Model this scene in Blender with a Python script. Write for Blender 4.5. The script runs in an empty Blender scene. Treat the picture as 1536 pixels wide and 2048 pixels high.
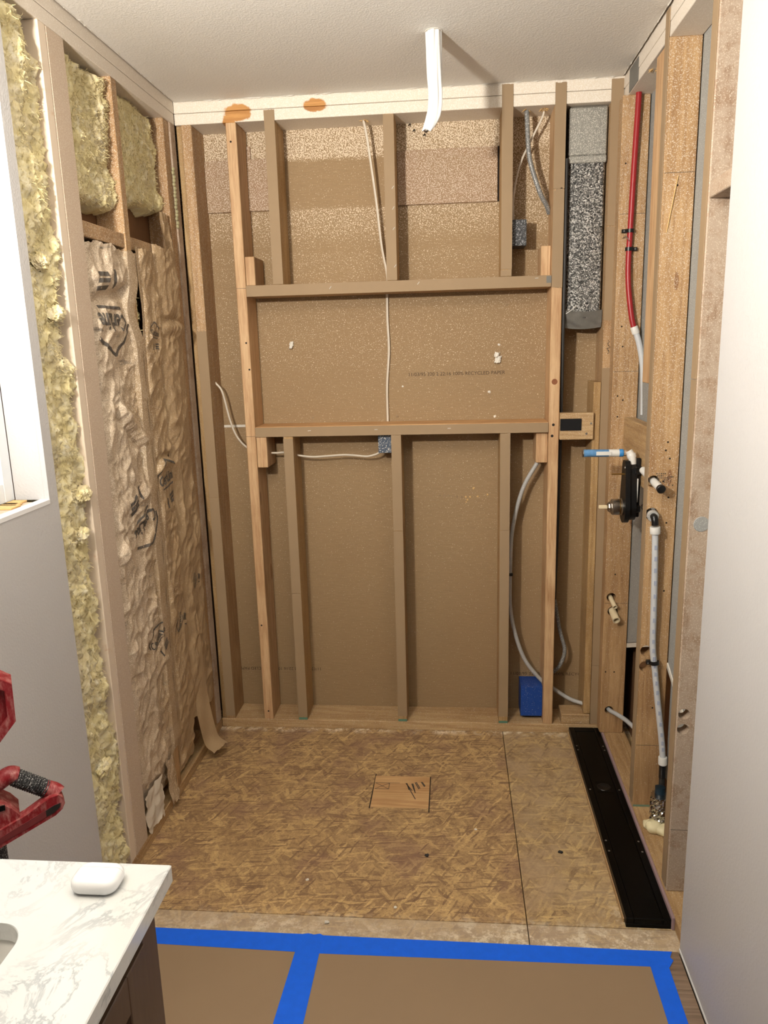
import bpy, bmesh, math, random
import numpy as np
from mathutils import Vector, Matrix

random.seed(7); rng = np.random.default_rng(7)
scene = bpy.context.scene
COL = scene.collection

# ------------------------------------------------------------------ camera
cam_d = bpy.data.cameras.new('camera'); cam = bpy.data.objects.new('camera', cam_d); COL.objects.link(cam)
F_PX, YAW, PITCH, ROLL = 1517.78, -0.094286, -0.217330, -0.027689
cam_d.sensor_fit = 'VERTICAL'; cam_d.sensor_height = 24.0; cam_d.lens = F_PX / 2048 * 24.0
cam_d.clip_start = 0.02; cam_d.clip_end = 200
cy, sy, cp, sp = math.cos(YAW), math.sin(YAW), math.cos(PITCH), math.sin(PITCH)
Fv = Vector((sy*cp, cy*cp, sp)); Rv = Vector((cy, -sy, 0)); Uv = Rv.cross(Fv)
c, s = math.cos(ROLL), math.sin(ROLL)
R2 = c*Rv + s*Uv; U2 = -s*Rv + c*Uv
m = Matrix((R2, U2, -Fv)).transposed().to_4x4(); m.translation = (0.99625, -2.90497, 1.58092)
cam.matrix_world = m; scene.camera = cam

# ------------------------------------------------------------------ world, lights, exposure
w = bpy.data.worlds.new('overcast_sky'); scene.world = w; w.use_nodes = True
bg = w.node_tree.nodes['Background']; bg.inputs[0].default_value = (0.82, 0.91, 1.0, 1); bg.inputs[1].default_value = 1.7
scene.view_settings.view_transform = 'Standard'; scene.view_settings.look = 'None'
scene.view_settings.gamma = 1.0; scene.view_settings.use_curve_mapping = False
scene.view_settings.exposure = -0.12
scene.cycles.use_denoising = True
scene.cycles.max_bounces = 6; scene.cycles.diffuse_bounces = 3; scene.cycles.glossy_bounces = 3; scene.cycles.transparent_max_bounces = 4
scene.cycles.use_adaptive_sampling = True; scene.cycles.adaptive_threshold = 0.04
try: scene.cycles.sample_clamp_indirect = 6.0
except Exception: pass

FILL_LIGHT_POS = (0.95, -1.75, 2.447); FILL_LIGHT_W = 3.0
VANITY_LIGHT_POS = (0.17, -2.45, 2.01); VANITY_LIGHT_W = 80.0

def area(name, loc, target, sx, sy_, watts, col, shape='RECTANGLE'):
    d = bpy.data.lights.new(name, 'AREA'); d.shape = shape; d.size = sx
    if shape == 'RECTANGLE': d.size_y = sy_
    d.energy = watts; d.color = col
    o = bpy.data.objects.new(name, d); COL.objects.link(o); o.location = loc
    o.rotation_euler = (Vector(target) - Vector(loc)).to_track_quat('-Z', 'Y').to_euler()
    return o
WARM = (1.0, 0.94, 0.85)
L2 = area('ceiling_downlight_beam', (0.95, -1.75, 2.435), (0.95, -1.75, 0), 0.13, 0.13, FILL_LIGHT_W, WARM, 'DISK')  # unseen fill lamp, added to lift the floor
VX_, VY_, VZ_ = VANITY_LIGHT_POS
L3 = area('vanity_bulb', VANITY_LIGHT_POS, (VX_+0.42, VY_+0.66, VZ_+0.60), 0.12, 0.12, VANITY_LIGHT_W, WARM, 'DISK')   # uplighter cup tilted into the room

# ------------------------------------------------------------------ node materials
def lin(r, g=None, b=None):
    if g is None: r, g, b = r
    f = lambda v: (v/255/12.92) if v/255 <= 0.04045 else ((v/255+0.055)/1.055)**2.4
    return (f(r), f(g), f(b), 1.0)

class NT:
    def __init__(s, name):
        s.m = bpy.data.materials.new(name); s.m.use_nodes = True
        s.t = s.m.node_tree; s.N = s.t.nodes; s.b = s.N['Principled BSDF']; s.out = s.N['Material Output']
    def node(s, ty, **kw):
        n = s.N.new(ty)
        for k, v in kw.items(): setattr(n, k, v)
        return n
    def link(s, a, b): s.t.links.new(a, b)
    def set(s, sock, v):
        if hasattr(v, 'is_output') or isinstance(v, bpy.types.NodeSocket): s.link(v, sock)
        else: sock.default_value = v
    def math(s, op, a, b=0.0, clamp=False):
        n = s.node('ShaderNodeMath', operation=op); n.use_clamp = clamp
        s.set(n.inputs[0], a); s.set(n.inputs[1], b); return n.outputs[0]
    def mix(s, f, a, b, mode='MIX'):
        n = s.node('ShaderNodeMix', data_type='RGBA'); n.blend_type = mode
        s.set(n.inputs[0], f); s.set(n.inputs[6], a); s.set(n.inputs[7], b); return n.outputs[2]
    def ramp(s, f, stops, interp='LINEAR'):
        n = s.node('ShaderNodeValToRGB'); n.color_ramp.interpolation = interp
        e = n.color_ramp.elements
        while len(e) < len(stops): e.new(0.5)
        for i, (p, c_) in enumerate(stops):
            e[i].position = p; e[i].color = c_ if hasattr(c_, '__len__') else (c_, c_, c_, 1)
        s.set(n.inputs[0], f); return n.outputs[0]
    def objco(s):
        return s.node('ShaderNodeTexCoord').outputs['Object']
    def pos(s):
        return s.node('ShaderNodeNewGeometry').outputs['Position']
    def xyz(s, v):
        n = s.node('ShaderNodeSeparateXYZ'); s.link(v, n.inputs[0]); return n.outputs
    def mapping(s, v, loc=(0,0,0), rot=(0,0,0), sc=(1,1,1)):
        n = s.node('ShaderNodeMapping'); s.link(v, n.inputs[0])
        s.set(n.inputs[1], loc); n.inputs[2].default_value = rot; n.inputs[3].default_value = sc; return n.outputs[0]
    def noise(s, v, scale, detail=4, rough=0.6, dist=0.0, col=False):
        n = s.node('ShaderNodeTexNoise'); s.link(v, n.inputs['Vector'])
        n.inputs['Scale'].default_value = scale; n.inputs['Detail'].default_value = detail
        n.inputs['Roughness'].default_value = rough; n.inputs['Distortion'].default_value = dist
        return n.outputs['Color' if col else 'Fac']
    def voro(s, v, scale, feature='F1', rnd=1.0):
        n = s.node('ShaderNodeTexVoronoi', feature=feature); s.link(v, n.inputs['Vector'])
        n.inputs['Scale'].default_value = scale; n.inputs['Randomness'].default_value = rnd; return n
    def rand(s): return s.node('ShaderNodeObjectInfo').outputs['Random']
    def smooth(s, v, a, b):
        n = s.node('ShaderNodeMapRange', interpolation_type='SMOOTHSTEP'); s.set(n.inputs[0], v)
        n.inputs[1].default_value = a; n.inputs[2].default_value = b; return n.outputs[0]
    def bump(s, h, strength=0.3, dist=0.002):
        n = s.node('ShaderNodeBump'); n.inputs['Strength'].default_value = strength
        n.inputs['Distance'].default_value = dist; s.link(h, n.inputs['Height'])
        s.link(n.outputs[0], s.b.inputs['Normal']); return n
    def fin(s, color=None, rough=0.6, metal=0.0, spec=0.5):
        if color is not None: s.set(s.b.inputs['Base Color'], color)
        s.set(s.b.inputs['Roughness'], rough); s.set(s.b.inputs['Metallic'], metal)
        s.set(s.b.inputs['Specular IOR Level'], spec); return s.m

def speckle(N, co, amount, white, base, scale=270):
    """dried paint overspray: random white flecks, share of flecks = amount (0..1 socket or float)"""
    n1 = N.noise(co, scale, 1.5, 0.55)
    th = N.math('MULTIPLY_ADD', N.math('SQRT', amount), -0.26); N.N[-1].inputs[2].default_value = 0.70
    n2 = N.noise(co, scale*0.37, 3, 0.7)
    f = N.smooth(N.math('SUBTRACT', N.math('ADD', n1, N.math('MULTIPLY', N.math('SUBTRACT', n2, 0.5), 0.25)), th), -0.02, 0.13)
    return N.mix(N.math('MULTIPLY', f, 0.9), base, white)

AX = {'X': (0.06, 1, 1), 'Y': (1, 0.06, 1), 'Z': (1, 1, 0.06)}
def wood(name, light, dark, axis='Z', spray=0.0, spray_col=(214, 200, 180), coat=0.0, coat_col=(205, 190, 172),
         zspray=None, exposed=None, grain=28.0, knots=0.0, rough=0.65):
    N = NT(name); co = N.objco(); r = N.rand()
    cx = N.node('ShaderNodeCombineXYZ'); N.link(N.math('MULTIPLY', r, 7.3), cx.inputs[0]); N.link(N.math('MULTIPLY', r, 3.1), cx.inputs[1]); N.link(N.math('MULTIPLY', r, 11.7), cx.inputs[2])
    add = N.node('ShaderNodeVectorMath', operation='ADD'); N.link(co, add.inputs[0]); N.link(cx.outputs[0], add.inputs[1]); co2 = add.outputs[0]
    st = N.mapping(co2, sc=AX[axis])
    warp = N.noise(st, 9, 2, 0.5)
    rings = N.math('SINE', N.math('MULTIPLY', N.math('ADD', N.noise(st, grain*0.45, 2, 0.5), N.math('MULTIPLY', warp, 0.6)), 55.0))
    fine = N.noise(st, grain*9, 3, 0.7)
    f = N.math('ADD', N.math('MULTIPLY', rings, 0.10), N.math('MULTIPLY', fine, 0.85), clamp=True)
    colr = N.ramp(f, [(0.12, lin(dark)), (0.62, lin(light))])
    big = N.noise(co2, 3.0, 3, 0.6)
    colr = N.mix(N.smooth(big, 0.35, 0.75), colr, N.mix(1.0, colr, (0.78, 0.72, 0.66, 1), 'MULTIPLY'))
    if knots:
        kv = N.voro(N.mapping(co2, sc=tuple(2.2 if a == 0.06 else 9.0 for a in AX[axis])), 1.0)
        kr = N.math('LESS_THAN', kv.outputs['Distance'], 0.16*knots)
        colr = N.mix(N.math('MULTIPLY', kr, 0.65), colr, lin(110, 66, 34))
    if coat:
        cn = N.noise(co2, 14, 5, 0.75)
        cn = N.smooth(cn, 0.62-0.6*coat, 0.80-0.5*coat)
        if exposed:
            p = N.pos(); tot = None
            for (ex, ey, ez, rx, ry, rz) in exposed:
                mp = N.mapping(p, loc=(-ex/rx, -ey/ry, -ez/rz), sc=(1/rx, 1/ry, 1/rz))
                ln = N.node('ShaderNodeVectorMath', operation='LENGTH'); N.link(mp, ln.inputs[0])
                d = N.math('ADD', ln.outputs['Value'], N.math('MULTIPLY', N.math('SUBTRACT', N.noise(p, 60, 3), 0.5), 0.5))
                k = N.smooth(d, 1.0, 0.8)
                tot = k if tot is None else N.math('MAXIMUM', tot, k)
            raw = colr; expo = tot
        colr = N.mix(cn, colr, lin(coat_col))
    if spray:
        amt = spray
        if zspray:
            z = N.xyz(N.pos())[2]
            amt = N.math('MULTIPLY', N.smooth(z, zspray[0], zspray[1]), spray)
        colr = speckle(N, co2, amt, lin(spray_col), colr, 340)
    if exposed: colr = N.mix(expo, colr, raw)
    N.bump(fine, 0.15, 0.001)
    return N.fin(colr, rough)

def plain(name, col, rough=0.5, metal=0.0, var=0.06, vscale=20, bump=0.0, bscale=200, spec=0.5, spray=0.0, spray_col=(225, 220, 210), sscale=300):
    N = NT(name); co = N.objco()
    n = N.noise(co, vscale, 4, 0.6)
    cdark = tuple(x*(1-var*2) for x in lin(col)[:3]) + (1,)
    colr = N.mix(n, cdark, tuple(min(1, x*(1+var*2)) for x in lin(col)[:3]) + (1,))
    if spray: colr = speckle(N, co, spray, lin(spray_col), colr, sscale)
    if bump: N.bump(N.noise(co, bscale, 3, 0.6), bump, 0.001)
    return N.fin(colr, rough, metal, spec)

def paint(name, col, bump=0.25, scale=170, rough=0.55):
    N = NT(name); p = N.pos()
    n = N.noise(p, scale, 2, 0.55); n2 = N.smooth(n, 0.42, 0.66)
    big = N.noise(p, 1.3, 3, 0.5)
    colr = N.mix(big, tuple(x*0.97 for x in lin(col)[:3]) + (1,), lin(col))
    N.bump(n2, bump, 0.0012)
    return N.fin(colr, rough, 0, 0.35)

MAT = {}
def setup_materials():
    M = MAT
    M['wood_new'] = wood('clean_fir', (214, 180, 138), (176, 132, 90), knots=0.5)
    M['wood_new_x'] = wood('clean_fir_x', (218, 176, 126), (170, 120, 74), axis='X')
    M['wood_old'] = wood('aged_fir', (188, 155, 106), (148, 113, 68), spray=0.10, knots=0.4)
    M['wood_old_y'] = wood('aged_fir_y', (194, 162, 116), (154, 118, 76), axis='Y', spray=0.12)
    M['wood_old_x'] = wood('aged_fir_x', (196, 166, 122), (158, 122, 80), axis='X', spray=0.15)
    M['wood_dusty'] = wood('dusty_fir', (190, 155, 111), (150, 113, 74), spray=0.30, zspray=(-0.2, 2.2), knots=0.4)
    M['wood_dusty_x'] = wood('dusty_fir_x', (188, 154, 114), (144, 110, 76), axis='X', spray=0.3)
    M['wood_grey'] = wood('oversprayed_stud', (176, 150, 126), (132, 104, 80), spray=0.30, coat=0.45, coat_col=(176, 156, 136), spray_col=(200, 184, 164))
    M['wood_coated'] = wood('primer_coated_stud', (186, 160, 134), (140, 110, 84), spray=0.5, coat=0.95, coat_col=(196, 174, 152))
    M['plate_back'] = wood('primer_coated_plate_x', (205, 150, 84), (170, 112, 52), axis='X', spray=0.6, coat=1.05, coat_col=(226, 214, 196), spray_col=(240, 232, 220),
                           exposed=[(0.235, 0, 2.405, 0.055, 0.3, 0.032), (0.515, 0, 2.415, 0.045, 0.3, 0.025), (0.20, 0.04, 2.36, 0.03, 0.3, 0.05)])
    M['plate_side'] = wood('primer_coated_plate_y', (205, 150, 84), (170, 112, 52), axis='Y', spray=0.3, coat=1.1, coat_col=(222, 210, 194), spray_col=(240, 232, 220))
    M['shim'] = plain('brown_cardboard_shim', (152, 128, 98), 0.75, var=0.04, vscale=9, bump=0.15, bscale=90)
    M['duct_tape'] = plain('grey_paint', (112, 110, 104), 0.6, var=0.05)
    N = NT('brown_gypsum_backing_paper'); p = N.pos(); z = N.xyz(p)
    st = N.mapping(p, sc=(4, 1, 60)); fib = N.noise(st, 6, 4, 0.65)
    base = N.ramp(fib, [(0.3, lin(144, 119, 86)), (0.7, lin(158, 131, 96))])
    base = N.mix(N.math('MULTIPLY', N.smooth(N.noise(p, 1.6, 3), 0.4, 0.7), 0.3), base, lin(146, 116, 82))
    zr = N.math('DIVIDE', z[2], 2.45)
    zz = N.math('ADD', zr, N.math('MULTIPLY', N.math('SUBTRACT', N.noise(p, 5, 2), 0.5), 0.012))
    amt = N.ramp(zz, [(0.0, 0.004), (0.20, 0.01), (0.40, 0.04), (0.52, 0.05), (0.545, 0.03), (0.60, 0.05), (0.615, 0.12), (0.70, 0.13), (0.745, 0.10), (0.785, 0.18), (0.795, 0.06), (0.805, 0.20), (0.812, 0.30), (0.852, 0.55), (0.856, 0.04), (0.923, 0.03), (0.93, 0.9), (1.0, 1.0)])
    # the panel was masked by shelves and cleats when it was sprayed: left and right bays took more
    lr = N.math('ADD', N.smooth(z[0], 0.34, 0.30), N.smooth(z[0], 0.80, 0.83), clamp=True)
    keep = N.math('MULTIPLY', lr, N.smooth(z[2], 2.08, 2.10)); keep = N.math('MULTIPLY', keep, 0.55)
    amt = N.math('MAXIMUM', N.xyz(amt)[0], keep)
    col = speckle(N, p, amt, lin(234, 216, 190), base, 250)
    N.bump(fib, 0.08, 0.001)
    M['gyp_back'] = N.fin(col, 0.8)
    N = NT('speckled_gypsum_scrap'); p = N.pos()
    M['scrap'] = N.fin(speckle(N, p, 0.62, lin(216, 198, 178), N.mix(N.noise(p, 6, 3), lin(158, 124, 100), lin(150, 126, 92)), 250), 0.8)
    M['gyp_grey'] = plain('grey_gypsum_paper', (150, 150, 146), 0.8, var=0.04, spray=0.25, spray_col=(190, 190, 186))
    M['gyp_edge'] = plain('white_gypsum_core', (222, 216, 204), 0.9, bump=0.4, bscale=300)
    M['ceiling'] = paint('ceiling_paint', (234, 230, 222), 0.3, 170, 0.7)
    M['wall_paint'] = paint('wall_paint', (200, 198, 197), 0.22, 160, 0.45)
    M['sheath'] = plain('sheathing_board', (120, 84, 52), 0.8, var=0.12, vscale=12)
    M['dark'] = plain('dark_void', (30, 24, 20), 0.9)
    M['kerf'] = plain('saw_cut', (34, 24, 16), 0.9)
    # insulation
    N = NT('yellow_fibreglass'); p = N.pos()
    a = N.noise(p, 26, 5, 0.72); b_ = N.noise(N.mapping(p, sc=(1, 1, 0.4)), 140, 4, 0.75)
    col = N.ramp(a, [(0.25, lin(212, 194, 136)), (0.48, lin(236, 222, 172)), (0.68, lin(248, 240, 214))])
    col = N.mix(N.math('MULTIPLY', N.smooth(N.noise(p, 6, 4), 0.5, 0.66), 0.55), col, lin(206, 192, 166))
    N.bump(b_, 0.6, 0.003)
    M['fibre'] = N.fin(col, 0.95, 0, 0.1)
    M['fibre_strand'] = plain('yellow_fibre_strand', (232, 216, 164), 0.9)
    N = NT('kraft_paper'); p = N.pos(); q = N.xyz(p)
    n1 = N.noise(p, 7, 5, 0.6); n2 = N.noise(N.mapping(p, rot=(0.5, 0, 0), sc=(1, 5, 1)), 40, 4, 0.7)
    col = N.ramp(n1, [(0.3, lin(160, 133, 100)), (0.7, lin(180, 154, 119))])
    am = N.smooth(N.math('ADD', q[1], N.math('MULTIPLY', N.math('SUBTRACT', N.noise(p, 5, 4), 0.5), 0.5)), -0.30, -0.75)
    am = N.math('MULTIPLY', am, N.math('MULTIPLY_ADD', N.smooth(q[2], 0.2, 1.8), 0.55)); N.N[-1].inputs[2].default_value = 0.0
    N.t.nodes[-1]
    col = N.mix(N.math('MULTIPLY', N.smooth(N.math('ADD', q[1], N.math('MULTIPLY', N.math('SUBTRACT', N.noise(p, 6, 4), 0.5), 0.5)), -0.42, -0.70), 0.52), col, lin(210, 192, 170))
    amt = N.math('ADD', N.math('MULTIPLY', am, 0.8), N.math('MULTIPLY', N.smooth(q[2], 0.2, 1.9), 0.16), clamp=True)
    col = speckle(N, p, amt, lin(228, 212, 190), col, 300)
    dirt = N.smooth(N.noise(N.mapping(p, rot=(0.6, 0, 0), sc=(1, 0.6, 3)), 9, 4, 0.7), 0.60, 0.72)
    dm = N.math('MULTIPLY', dirt, N.smooth(q[1], -0.45, -0.62)); dm = N.math('MULTIPLY', dm, 0.75)
    col = N.mix(dm, col, lin(96, 88, 82))
    N.bump(n2, 0.35, 0.003)
    M['kraft'] = N.fin(col, 0.55, 0, 0.45)
    M['ink'] = plain('blue_grey_ink', (92, 86, 80), 0.7)
    M['ink_brown'] = plain('faded_brown_ink', (74, 56, 40), 0.8)
    M['pencil'] = plain('pencil_marks', (66, 60, 54), 0.7)
    # floor
    def osb(name, tint=(1, 1, 1, 1), pale=False, dark=0.0):
        N = NT(name); p = N.pos()
        dis = N.noise(p, 5, 3, 0.6, col=True)
        fine = N.noise(p, 130, 5, 0.8); hgt = fine
        cur = N.ramp(N.noise(p, 30, 6, 0.75), [(0.30, lin(128, 102, 76)), (0.5, lin(166, 138, 98)), (0.7, lin(192, 162, 114))])
        for i, (ang, sc, off) in enumerate([(0.2, (48, 9, 1), 0), (1.25, (60, 10, 1), 3.1), (2.1, (42, 8, 1), 7.7), (2.8, (80, 13, 1), 5.2), (0.75, (66, 11, 1), 9.4), (1.7, (54, 9, 1), 12.9), (2.45, (90, 14, 1), 15.1), (0.5, (150, 15, 1), 18.3), (1.45, (170, 17, 1), 21.7)]):
            pv = N.node('ShaderNodeMix', data_type='VECTOR'); pv.inputs[0].default_value = 0.05
            N.link(p, pv.inputs[4]); N.link(dis, pv.inputs[5])
            mp0 = N.mapping(pv.outputs[1], loc=(off, off*0.7, 0), rot=(0, 0, ang)); mp = N.mapping(mp0, sc=sc)
            v = N.voro(mp, 1.0); sc_ = N.node('ShaderNodeSeparateColor'); N.link(v.outputs['Color'], sc_.inputs[0])
            gr = N.noise(N.mapping(mp0, sc=(1, 0.10, 1)), 240, 3, 0.7)
            base = N.ramp(N.math('ADD', N.math('MULTIPLY', sc_.outputs[0], 0.8), N.math('MULTIPLY', N.math('SUBTRACT', gr, 0.5), 0.7)), [(0.0, lin(112, 86, 64)), (0.35, lin(158, 130, 92)), (0.7, lin(198, 168, 116)), (1.0, lin(222, 194, 142))])
            k = N.math('GREATER_THAN', sc_.outputs[2], 0.72)
            inside = N.math('LESS_THAN', v.outputs['Distance'], 0.62)
            k = N.math('MULTIPLY', k, inside)
            cur = N.mix(N.math('MULTIPLY', k, 0.62 if i < 7 else 0.85), cur, base); hgt = N.math('ADD', hgt, N.math('MULTIPLY', k, sc_.outputs[1]))
        mot = N.noise(p, 55, 5, 0.8)
        cur = N.mix(N.math('MULTIPLY', N.smooth(mot, 0.52, 0.68), 0.45), cur, lin(206, 172, 120))
        cur = N.mix(N.math('MULTIPLY', N.smooth(mot, 0.46, 0.34), 0.5), cur, lin(112, 84, 66))
        cur = N.mix(N.math('MULTIPLY', N.smooth(fine, 0.48, 0.66), 0.55), cur, lin(112, 84, 64))
        st = N.smooth(N.noise(p, 4.5, 4, 0.65), 0.50, 0.66)
        cur = N.mix(N.math('MULTIPLY', st, 0.5), cur, lin(128, 98, 84))
        if pale: cur = N.mix(N.math('MULTIPLY', N.smooth(N.noise(p, 9, 5, 0.75), 0.3, 0.7), 0.55), cur, lin(190, 166, 130))
        if dark: cur = N.mix(dark, cur, lin(196, 178, 156))
        # splashes of dried joint compound along the old wall lines
        q = N.xyz(p)
        e1 = N.math('MAXIMUM', N.smooth(q[1], -1.03, -1.13), N.math('MULTIPLY', N.smooth(q[0], 1.36, 1.56), N.smooth(q[1], -0.8, -1.05)))
        e1 = N.math('MAXIMUM', e1, N.smooth(q[1], -0.05, 0.0))
        sp_ = N.smooth(N.noise(p, 22, 6, 0.8), 0.46, 0.62); sp2 = N.smooth(N.noise(p, 3, 2), 0.40, 0.6)
        cur = N.mix(N.math('MULTIPLY', N.math('MULTIPLY', e1, sp_), N.math('MULTIPLY_ADD', sp2, 0.8)), cur, lin(226, 214, 190))
        cur = N.mix(1.0, cur, tint, 'MULTIPLY')
        N.bump(fine, 0.3, 0.0012)
        return N.fin(cur, 0.7)
    M['osb'] = osb('oriented_strand_board', (1.10, 1.06, 1.04, 1)); M['osb_pale'] = osb('pale_oriented_strand_board', (1.06, 1.06, 1.04, 1), True); M['osb_front'] = osb('dusty_oriented_strand_board', (1.0, 0.99, 0.98, 1), True, 0.45)
    M['ply'] = wood('plywood_patch_wood', (216, 178, 128), (182, 136, 90), axis='X', grain=16)
    M['board'] = plain('brown_floor_board_paper', (146, 122, 95), 0.7, var=0.03, vscale=6, bump=0.1, bscale=60)
    M['tape'] = plain('blue_masking_tape', (0, 100, 238), 0.6, var=0.06, vscale=40, bump=0.2, bscale=250)
    M['vinyl'] = wood('vinyl_plank', (150, 128, 108), (108, 88, 70), axis='X', grain=20, rough=0.45)
    # fixtures
    M['black'] = plain('black_plastic', (14, 14, 15), 0.35, var=0.1)
    M['drain_black'] = plain('black_drain_enamel', (3, 3, 3), 0.35, var=0.05, spec=0.15)
    M['rubber'] = plain('black_rubber', (28, 28, 29), 0.8, var=0.1, bump=0.3, spray=0.30, spray_col=(170, 168, 166), sscale=420)
    M['foam_pad'] = plain('black_foam', (16, 16, 17), 0.95, bump=0.6, bscale=500)
    M['mauve'] = plain('mauve_foam_edge', (158, 132, 134), 0.8)
    M['chrome'] = plain('brushed_nickel', (176, 172, 166), 0.28, 1.0, var=0.05)
    M['brass'] = plain('brass', (196, 158, 92), 0.3, 1.0)
    M['steel'] = plain('steel_screw', (170, 168, 164), 0.35, 0.9)
    M['white_plastic'] = plain('white_plastic', (222, 220, 214), 0.4, var=0.03)
    M['ivory'] = plain('ivory_pipe_plastic', (222, 204, 168), 0.45, var=0.05)
    M['pex'] = plain('translucent_white_pipe', (196, 198, 200), 0.35, var=0.04)
    M['pex_dull'] = plain('grey_white_pipe', (176, 174, 170), 0.4, var=0.05, spray=0.08)
    M['pex_print'] = plain('pale_blue_print', (164, 170, 188), 0.4)
    M['red_pipe'] = plain('red_pipe_plastic', (156, 34, 38), 0.35, var=0.05)
    M['cable'] = plain('white_cable_jacket', (214, 202, 184), 0.45, var=0.05)
    M['cable_grey'] = plain('grey_cable_jacket', (120, 120, 118), 0.35, var=0.06, spray=0.25)
    M['cable_dark'] = plain('dark_conduit', (48, 46, 44), 0.55, var=0.1)
    M['box_blue'] = plain('blue_box_plastic', (14, 66, 146), 0.4, var=0.05, spray=0.02)
    M['box_slate'] = plain('dusty_slate_box', (64, 78, 96), 0.5, var=0.08, spray=0.3)
    M['box_black'] = plain('dusty_black_box', (46, 46, 48), 0.55, var=0.1, spray=0.4, spray_col=(150, 150, 150))
    M['blue_cap'] = plain('blue_cap_plastic', (52, 128, 190), 0.4, var=0.05)
    M['foam_cured'] = plain('cured_spray_foam', (232, 220, 178), 0.5, var=0.05, bump=0.2, bscale=40)
    N = NT('crumpled_foil'); co = N.objco()
    v = N.voro(co, 120); n = N.noise(co, 60, 4, 0.7); v2 = N.voro(co, 260)
    rc = N.node('ShaderNodeSeparateColor'); N.link(v2.outputs['Color'], rc.inputs[0])
    col = N.ramp(rc.outputs[0], [(0.0, lin(60, 60, 60)), (0.40, lin(120, 120, 118)), (0.75, lin(190, 189, 185)), (0.95, lin(255, 254, 250))])  # foil sparkle painted in as random dark and bright cells
    sm = N.mapping(co, sc=(90, 90, 90)); 
    nn = N.noise(co, 150, 3, 0.8); N.bump(N.math('ADD', nn, N.math('MULTIPLY', rc.outputs[1], 0.7)), 1.0, 0.006)
    M['foil'] = N.fin(col, 0.3, 0.8)
    M['foil_tape'] = plain('dusty_foil_tape', (150, 148, 140), 0.5, 0.4, var=0.1, vscale=60, bump=0.3, bscale=80, spray=0.5, spray_col=(210, 206, 196))
    M['duct_wrap'] = plain('grey_duct_wrap', (128, 126, 120), 0.45, 0.5, var=0.15, vscale=30, bump=0.3, bscale=30)
    M['shiny_foil'] = plain('shiny_foil', (200, 198, 196), 0.16, 1.0, var=0.05, bump=0.35, bscale=45)
    N = NT('dusty_red_plastic'); co = N.objco()
    dst = N.smooth(N.noise(N.mapping(co, sc=(3, 3, 1)), 30, 5, 0.75), 0.42, 0.72)
    M['red_tool'] = N.fin(N.mix(N.math('MULTIPLY', dst, 0.7), lin(128, 18, 28), lin(188, 134, 128)), 0.5)
    # vanity
    N = NT('white_quartz'); p = N.pos()
    wv = N.noise(p, 7, 6, 0.65, 1.4); wv = N.math('ABSOLUTE', N.math('SUBTRACT', wv, 0.5))
    vein = N.math('MULTIPLY', N.smooth(wv, 0.035, 0.0), N.smooth(N.noise(p, 4, 3), 0.40, 0.62))
    col = N.mix(N.math('MULTIPLY', vein, 0.55), lin(208, 209, 207), lin(112, 118, 126))
    col = N.mix(N.math('MULTIPLY', N.smooth(N.noise(p, 16, 6, 0.7), 0.55, 0.75), 0.35), col, lin(168, 172, 176))
    M['quartz'] = N.fin(col, 0.12, 0, 0.5)
    M['ceramic'] = plain('white_ceramic', (226, 224, 218), 0.12, var=0.01)
    M['cabinet'] = wood('brown_cabinet_laminate', (92, 72, 54), (78, 60, 44), grain=14, rough=0.45)
    M['gloss_white'] = plain('glossy_white_plastic', (240, 240, 240), 0.15, var=0.005)
    M['sleeve'] = plain('white_plastic_sleeve', (232, 232, 230), 0.35, var=0.02, bump=0.3, bscale=25)
    M['vinyl_white'] = plain('white_window_vinyl', (232, 236, 240), 0.35, var=0.02)
    M['crumb'] = plain('plaster_crumb', (230, 224, 212), 0.9)
    M['crumb_dark'] = plain('dark_grit', (44, 40, 38), 0.9)
    M['wood_chip'] = plain('splintered_wood', (214, 176, 118), 0.8, var=0.1)
    M['paper_white'] = plain('torn_white_paper', (216, 204, 186), 0.8, var=0.06, bump=0.4, bscale=60)
    M['orange_wood'] = wood('orange_jack_stud', (206, 150, 92), (172, 112, 60), coat=0.8, coat_col=(226, 208, 186))
    M['foam_gap'] = plain('gap_filling_foam', (176, 170, 132), 0.8, var=0.1)
    # window glass
    N = NT('window_glass')
    tr = N.node('ShaderNodeBsdfTransparent'); gl = N.node('ShaderNodeBsdfGlossy'); gl.inputs['Roughness'].default_value = 0.02
    lw = N.node('ShaderNodeLayerWeight'); mx = N.node('ShaderNodeMixShader'); fz = N.math('ADD', N.math('MULTIPLY', N.math('POWER', lw.outputs['Facing'], 5.0), 0.6), 0.03)
    N.link(fz, mx.inputs[0]); N.link(tr.outputs[0], mx.inputs[1]); N.link(gl.outputs[0], mx.inputs[2]); N.link(mx.outputs[0], N.out.inputs[0])
    M['glass'] = N.m
    N = NT('lit_led_panel'); em = N.node('ShaderNodeEmission'); em.inputs[0].default_value = (1, 0.9, 0.75, 1); em.inputs[1].default_value = 6.0  # glowing lens for the added ceiling fill light
    N.link(em.outputs[0], N.out.inputs[0]); M['led'] = N.m
setup_materials()

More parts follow.
